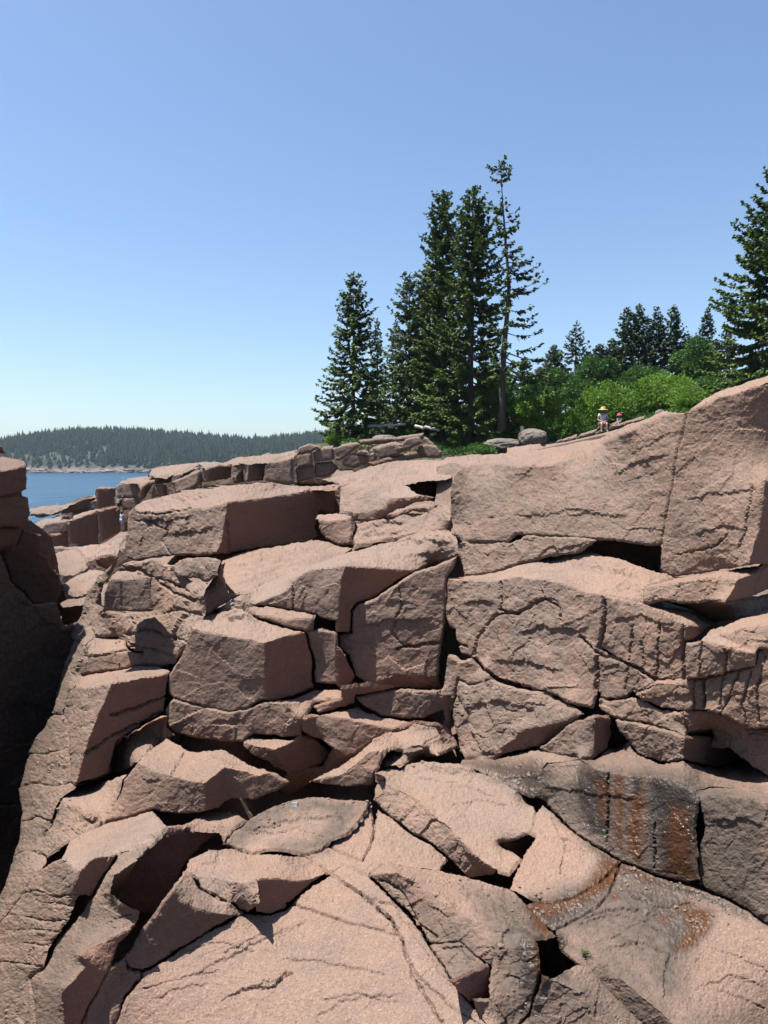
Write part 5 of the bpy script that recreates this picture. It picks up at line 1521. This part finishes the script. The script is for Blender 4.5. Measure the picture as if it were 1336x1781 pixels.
if hit[0] is not None:
    V, F = [], []
    for k in range(26):
        a, l = g.uniform(0, 6.28), g.uniform(.03, .07); d0 = np.array([math.cos(a) * .35, math.sin(a) * .35, 1]); b0 = g.normal(0, .012, 3); b0[2] = 0; w = np.array([-math.sin(a), math.cos(a), 0]) * .002
        V += [b0 - w, b0 + w, b0 + d0 * l * .6 + w, b0 + d0 * l * .6 - w, b0 + d0 * l + np.array([math.cos(a), math.sin(a), -.5]) * l * .3]; i = 5 * k; F += [(i, i + 1, i + 2, i + 3), (i + 3, i + 2, i + 4)]
    o = add_mesh('grass_tuft', np.array(V), F, LEAF_TREE, None, {'tint': np.full(len(V), .4)}); o.location = hit[0]
    tag(o, 'tiny green grass tuft growing from the edge of the right slab', 'grass tuft')

# ------------------------------------------------------------------ people
SKIN = plain('skin', (.27, .15, .105), .5, (.24, .13, .095)); HAIR = plain('dark_hair', (.03, .02, .015), .5)
WHITE = plain('white_cotton', (.42, .42, .46), .9); SHORTS = plain('tan_shorts', (.28, .20, .17), .9); STRAW = plain('straw', (.40, .31, .14), .8); PINK = plain('pink_felt', (.50, .03, .12), .8)
DARK = plain('dark_cloth', (.03, .03, .035), .9); BLUEW = plain('pale_blue_cotton', (.30, .33, .40), .9); EYE = plain('eye', (.02, .015, .01), .3); SHOE = plain('shoe_leather', (.12, .10, .09), .7)
def skin_mesh(name, pts, edges, mat, parent, root='pelvis', sub=1):
    names = list(pts); me = bpy.data.meshes.new(name)
    me.from_pydata([pts[n][:3] for n in names], [(names.index(a), names.index(b_)) for a, b_ in edges], []); me.update()
    o = bpy.data.objects.new(name, me); col.objects.link(o); o.parent = parent; me.materials.append(mat)
    m = o.modifiers.new('skin', 'SKIN'); m.use_smooth_shade = True
    if not me.skin_vertices: me.skin_vertices.new() if hasattr(me.skin_vertices, 'new') else None
    for k, n in enumerate(names):
        sv = me.skin_vertices[0].data[k]; r = pts[n][3]; sv.radius = r if isinstance(r, tuple) else (r, r); sv.use_root = (n == root)
    s = o.modifiers.new('sub', 'SUBSURF'); s.levels = sub; s.render_levels = sub
    return o
def lathe(name, prof, mat, parent, loc, rot=(0, 0, 0), n=20):
    V, F = [], []
    for r, z in prof:
        for k in range(n): V.append((r * math.cos(2 * math.pi * k / n), r * math.sin(2 * math.pi * k / n), z))
    for i in range(len(prof) - 1):
        for k in range(n): F.append((i * n + k, i * n + (k + 1) % n, (i + 1) * n + (k + 1) % n, (i + 1) * n + k))
    o = add_mesh(name, V, F, mat, parent, smooth=True); o.location = loc; o.rotation_euler = rot
    return o
def person(label, loc, scale, rz, J, top, bottom, hat, hair=True, shoes=SHOE, sleeve=.55):
    """J: joints in metres at adult size, facing -y; the body is one skinned figure, clothes sit over it"""
    root = tag(empty('person', loc), label, 'person'); root.scale = (scale,) * 3; root.rotation_euler[2] = rz
    P = {}; E = []
    rad = dict(pelvis=.135, waist=.115, chest=(.155, .115), neck=.052, head0=.075, head1=.092, head2=.07)
    for k in ('pelvis', 'waist', 'chest', 'neck', 'head0', 'head1', 'head2'): P[k] = (*J[k], rad[k])
    E += [('pelvis', 'waist'), ('waist', 'chest'), ('chest', 'neck'), ('neck', 'head0'), ('head0', 'head1'), ('head1', 'head2')]
    P['nose'] = (J['head0'][0] * .45 + J['head1'][0] * .55, J['head1'][1] - .115, J['head0'][2] * .45 + J['head1'][2] * .55, .018); E.append(('head1', 'nose'))
    C1 = {k: (*J[k], tuple(x * 1.13 for x in (rad[k] if isinstance(rad[k], tuple) else (rad[k],) * 2))) for k in ('pelvis', 'waist', 'chest')}
    e1 = [('pelvis', 'waist'), ('waist', 'chest')]; C2 = {'pelvis': (*J['pelvis'], .155)}; e2 = []; shoe = []
    for s in 'lr':
        for k, r in (('sh', .062), ('el', .043), ('wr', .028), ('hip', .092), ('knee', .062), ('ank', .042), ('toe', .038)): P[k + s] = (*J[k + s], r)
        E += [('chest', 'sh' + s), ('sh' + s, 'el' + s), ('el' + s, 'wr' + s), ('pelvis', 'hip' + s), ('hip' + s, 'knee' + s), ('knee' + s, 'ank' + s), ('ank' + s, 'toe' + s)]
        w = Vector(J['wr' + s]); d = (w - Vector(J['el' + s])).normalized(); sd = d.cross(Vector((0, 0, 1))); sd = sd.normalized() if sd.length > .1 else Vector((1, 0, 0)); dn = Vector((0, 0, -1))
        palm = w + d * .075; P['palm' + s] = (*palm, (.038, .018)); E.append(('wr' + s, 'palm' + s))
        for q, (off, ln) in enumerate(((-.030, .058), (-.010, .068), (.010, .064), (.028, .048))):
            a = palm + sd * off + d * .03; b_ = a + d * ln * .6 + dn * .006; c = b_ + d * ln * .35 + dn * ln * .35
            P[f'f{q}a{s}'] = (*a, .0095); P[f'f{q}b{s}'] = (*b_, .0085); P[f'f{q}c{s}'] = (*c, .007); E += [('palm' + s, f'f{q}a{s}'), (f'f{q}a{s}', f'f{q}b{s}'), (f'f{q}b{s}', f'f{q}c{s}')]
        t = w + d * .03 + sd * (-.04); P['t' + s] = (*t, .011); P['u' + s] = (*(t + d * .04 - sd * .012), .009); E += [('palm' + s, 't' + s), ('t' + s, 'u' + s)]
        S, L_ = Vector(J['sh' + s]), Vector(J['el' + s]); C1['sh' + s] = (*S, .078); C1['sl' + s] = (*S.lerp(L_, sleeve), .064); e1 += [('chest', 'sh' + s), ('sh' + s, 'sl' + s)]
        Hh, K = Vector(J['hip' + s]), Vector(J['knee' + s]); C2['hip' + s] = (*Hh, .108); C2['kn' + s] = (*Hh.lerp(K, .85), .082); e2 += [('pelvis', 'hip' + s), ('hip' + s, 'kn' + s)]
        A, To = Vector(J['ank' + s]), Vector(J['toe' + s]); shoe.append((A, To))
    skin_mesh('body', P, E, SKIN, root); skin_mesh('shirt', C1, e1, top, root); skin_mesh('shorts', C2, e2, bottom, root)
    for A, To in shoe:
        skin_mesh('shoe', {'pelvis': (*A.lerp(To, .05), .05), 'm': (*A.lerp(To, .6), .048), 't': (*A.lerp(To, 1.15), .04)}, [('pelvis', 'm'), ('m', 't')], shoes, root)
    h = Vector(J['head1'])
    for sx in (-.034, .034):
        e = lathe('eye', [(.0, -.012), (.010, -.006), (.012, 0), (.010, .006), (0, .012)], EYE, root, h + Vector((sx, -.088, .0)), n=8)
    lathe('mouth', [(0, -.006), (.022, 0), (0, .006)], plain('lips', (.35, .10, .09), .5), root, h + Vector((0, -.082, -.075)), n=10)
    if hair: lathe('hair', [(.085, -.16), (.108, -.08), (.112, 0), (.100, .06), (.06, .105), (0, .115)], HAIR, root, h + Vector((0, .022, 0)))
    if hat: lathe('hat', [(hat[1], -.035), (hat[1] * .98, -.022), (.125, .0), (.118, .05), (.105, .095), (.06, .115), (0, .118)], hat[0], root, h + Vector((0, 0, .035)), (.10, 0, 0))
    return root
seated = dict(pelvis=(0, 0, .45), waist=(0, -.01, .62), chest=(0, -.03, .82), neck=(0, -.045, .98), head0=(0, -.06, 1.06), head1=(0, -.065, 1.14), head2=(0, -.05, 1.22),
    shl=(-.17, -.03, .90), ell=(-.24, -.07, .64), wrl=(-.10, -.30, .56), shr=(.17, -.03, .90), elr=(.24, -.07, .64), wrr=(.08, -.32, .56),
    hipl=(-.10, -.02, .44), kneel=(-.11, -.44, .47), ankl=(-.12, -.50, .07), toel=(-.13, -.66, .03), hipr=(.10, -.02, .44), kneer=(.13, -.43, .47), ankr=(.15, -.47, .07), toer=(.17, -.63, .03))
person('person in straw hat and white shirt sitting on the seat rock', at(1048, 753, 33.0), .93, -.15, seated, WHITE, SHORTS, (STRAW, .23))
sitlow = dict(seated, pelvis=(0, 0, .10), waist=(0, .03, .27), chest=(0, .02, .47), neck=(0, 0, .62), head0=(0, -.02, .70), head1=(0, -.025, .79), head2=(0, -.01, .87),
    shl=(-.16, .02, .55), ell=(-.2, -.05, .33), wrl=(-.12, -.28, .28), shr=(.16, .02, .55), elr=(.2, -.05, .33), wrr=(.1, -.28, .28),
    hipl=(-.1, -.02, .10), kneel=(-.12, -.40, .22), ankl=(-.12, -.72, .06), toel=(-.12, -.76, .2), hipr=(.1, -.02, .10), kneer=(.12, -.40, .20), ankr=(.12, -.74, .06), toer=(.12, -.78, .2))
person('small person in a bright pink hat sitting beside the straw hat', at(1077, 742, 33.4), .66, -1.15, sitlow, WHITE, BLUEW, (PINK, .19))
stand = dict(pelvis=(0, 0, .93), waist=(0, 0, 1.1), chest=(0, .01, 1.32), neck=(0, 0, 1.48), head0=(0, -.01, 1.55), head1=(0, -.015, 1.63), head2=(0, 0, 1.70),
    shl=(-.17, 0, 1.40), ell=(-.23, .02, 1.12), wrl=(-.24, -.08, .88), shr=(.17, 0, 1.40), elr=(.23, .02, 1.12), wrr=(.24, -.08, .88),
    hipl=(-.1, 0, .92), kneel=(-.12, -.02, .5), ankl=(-.14, .02, .08), toel=(-.15, -.14, .03), hipr=(.1, 0, .92), kneer=(.12, -.03, .5), ankr=(.14, 0, .08), toer=(.15, -.16, .03))
person('person in pale blue standing among the far cliff blocks', at(213, 923, 35.5), .58, 2.6, stand, BLUEW, BLUEW, None)
climb = dict(stand, pelvis=(0, 0, .62), waist=(.02, -.08, .78), chest=(.04, -.2, .95), neck=(.05, -.3, 1.06), head0=(.05, -.34, 1.12), head1=(.05, -.37, 1.2), head2=(.05, -.36, 1.27),
    shl=(-.13, -.2, 1.02), ell=(-.2, -.42, .85), wrl=(-.18, -.6, .98), shr=(.2, -.2, 1.0), elr=(.26, -.35, .75), wrr=(.22, -.52, .6),
    hipl=(-.1, 0, .6), kneel=(-.12, -.36, .52), ankl=(-.12, -.26, .12), toel=(-.12, -.4, .08), hipr=(.1, 0, .6), kneer=(.14, -.08, .32), ankr=(.14, .18, .05), toer=(.14, .06, .01))
person('crouching person in dark clothes climbing the far cliff blocks', at(207, 890, 36.5), .62, 2.2, climb, DARK, DARK, None)
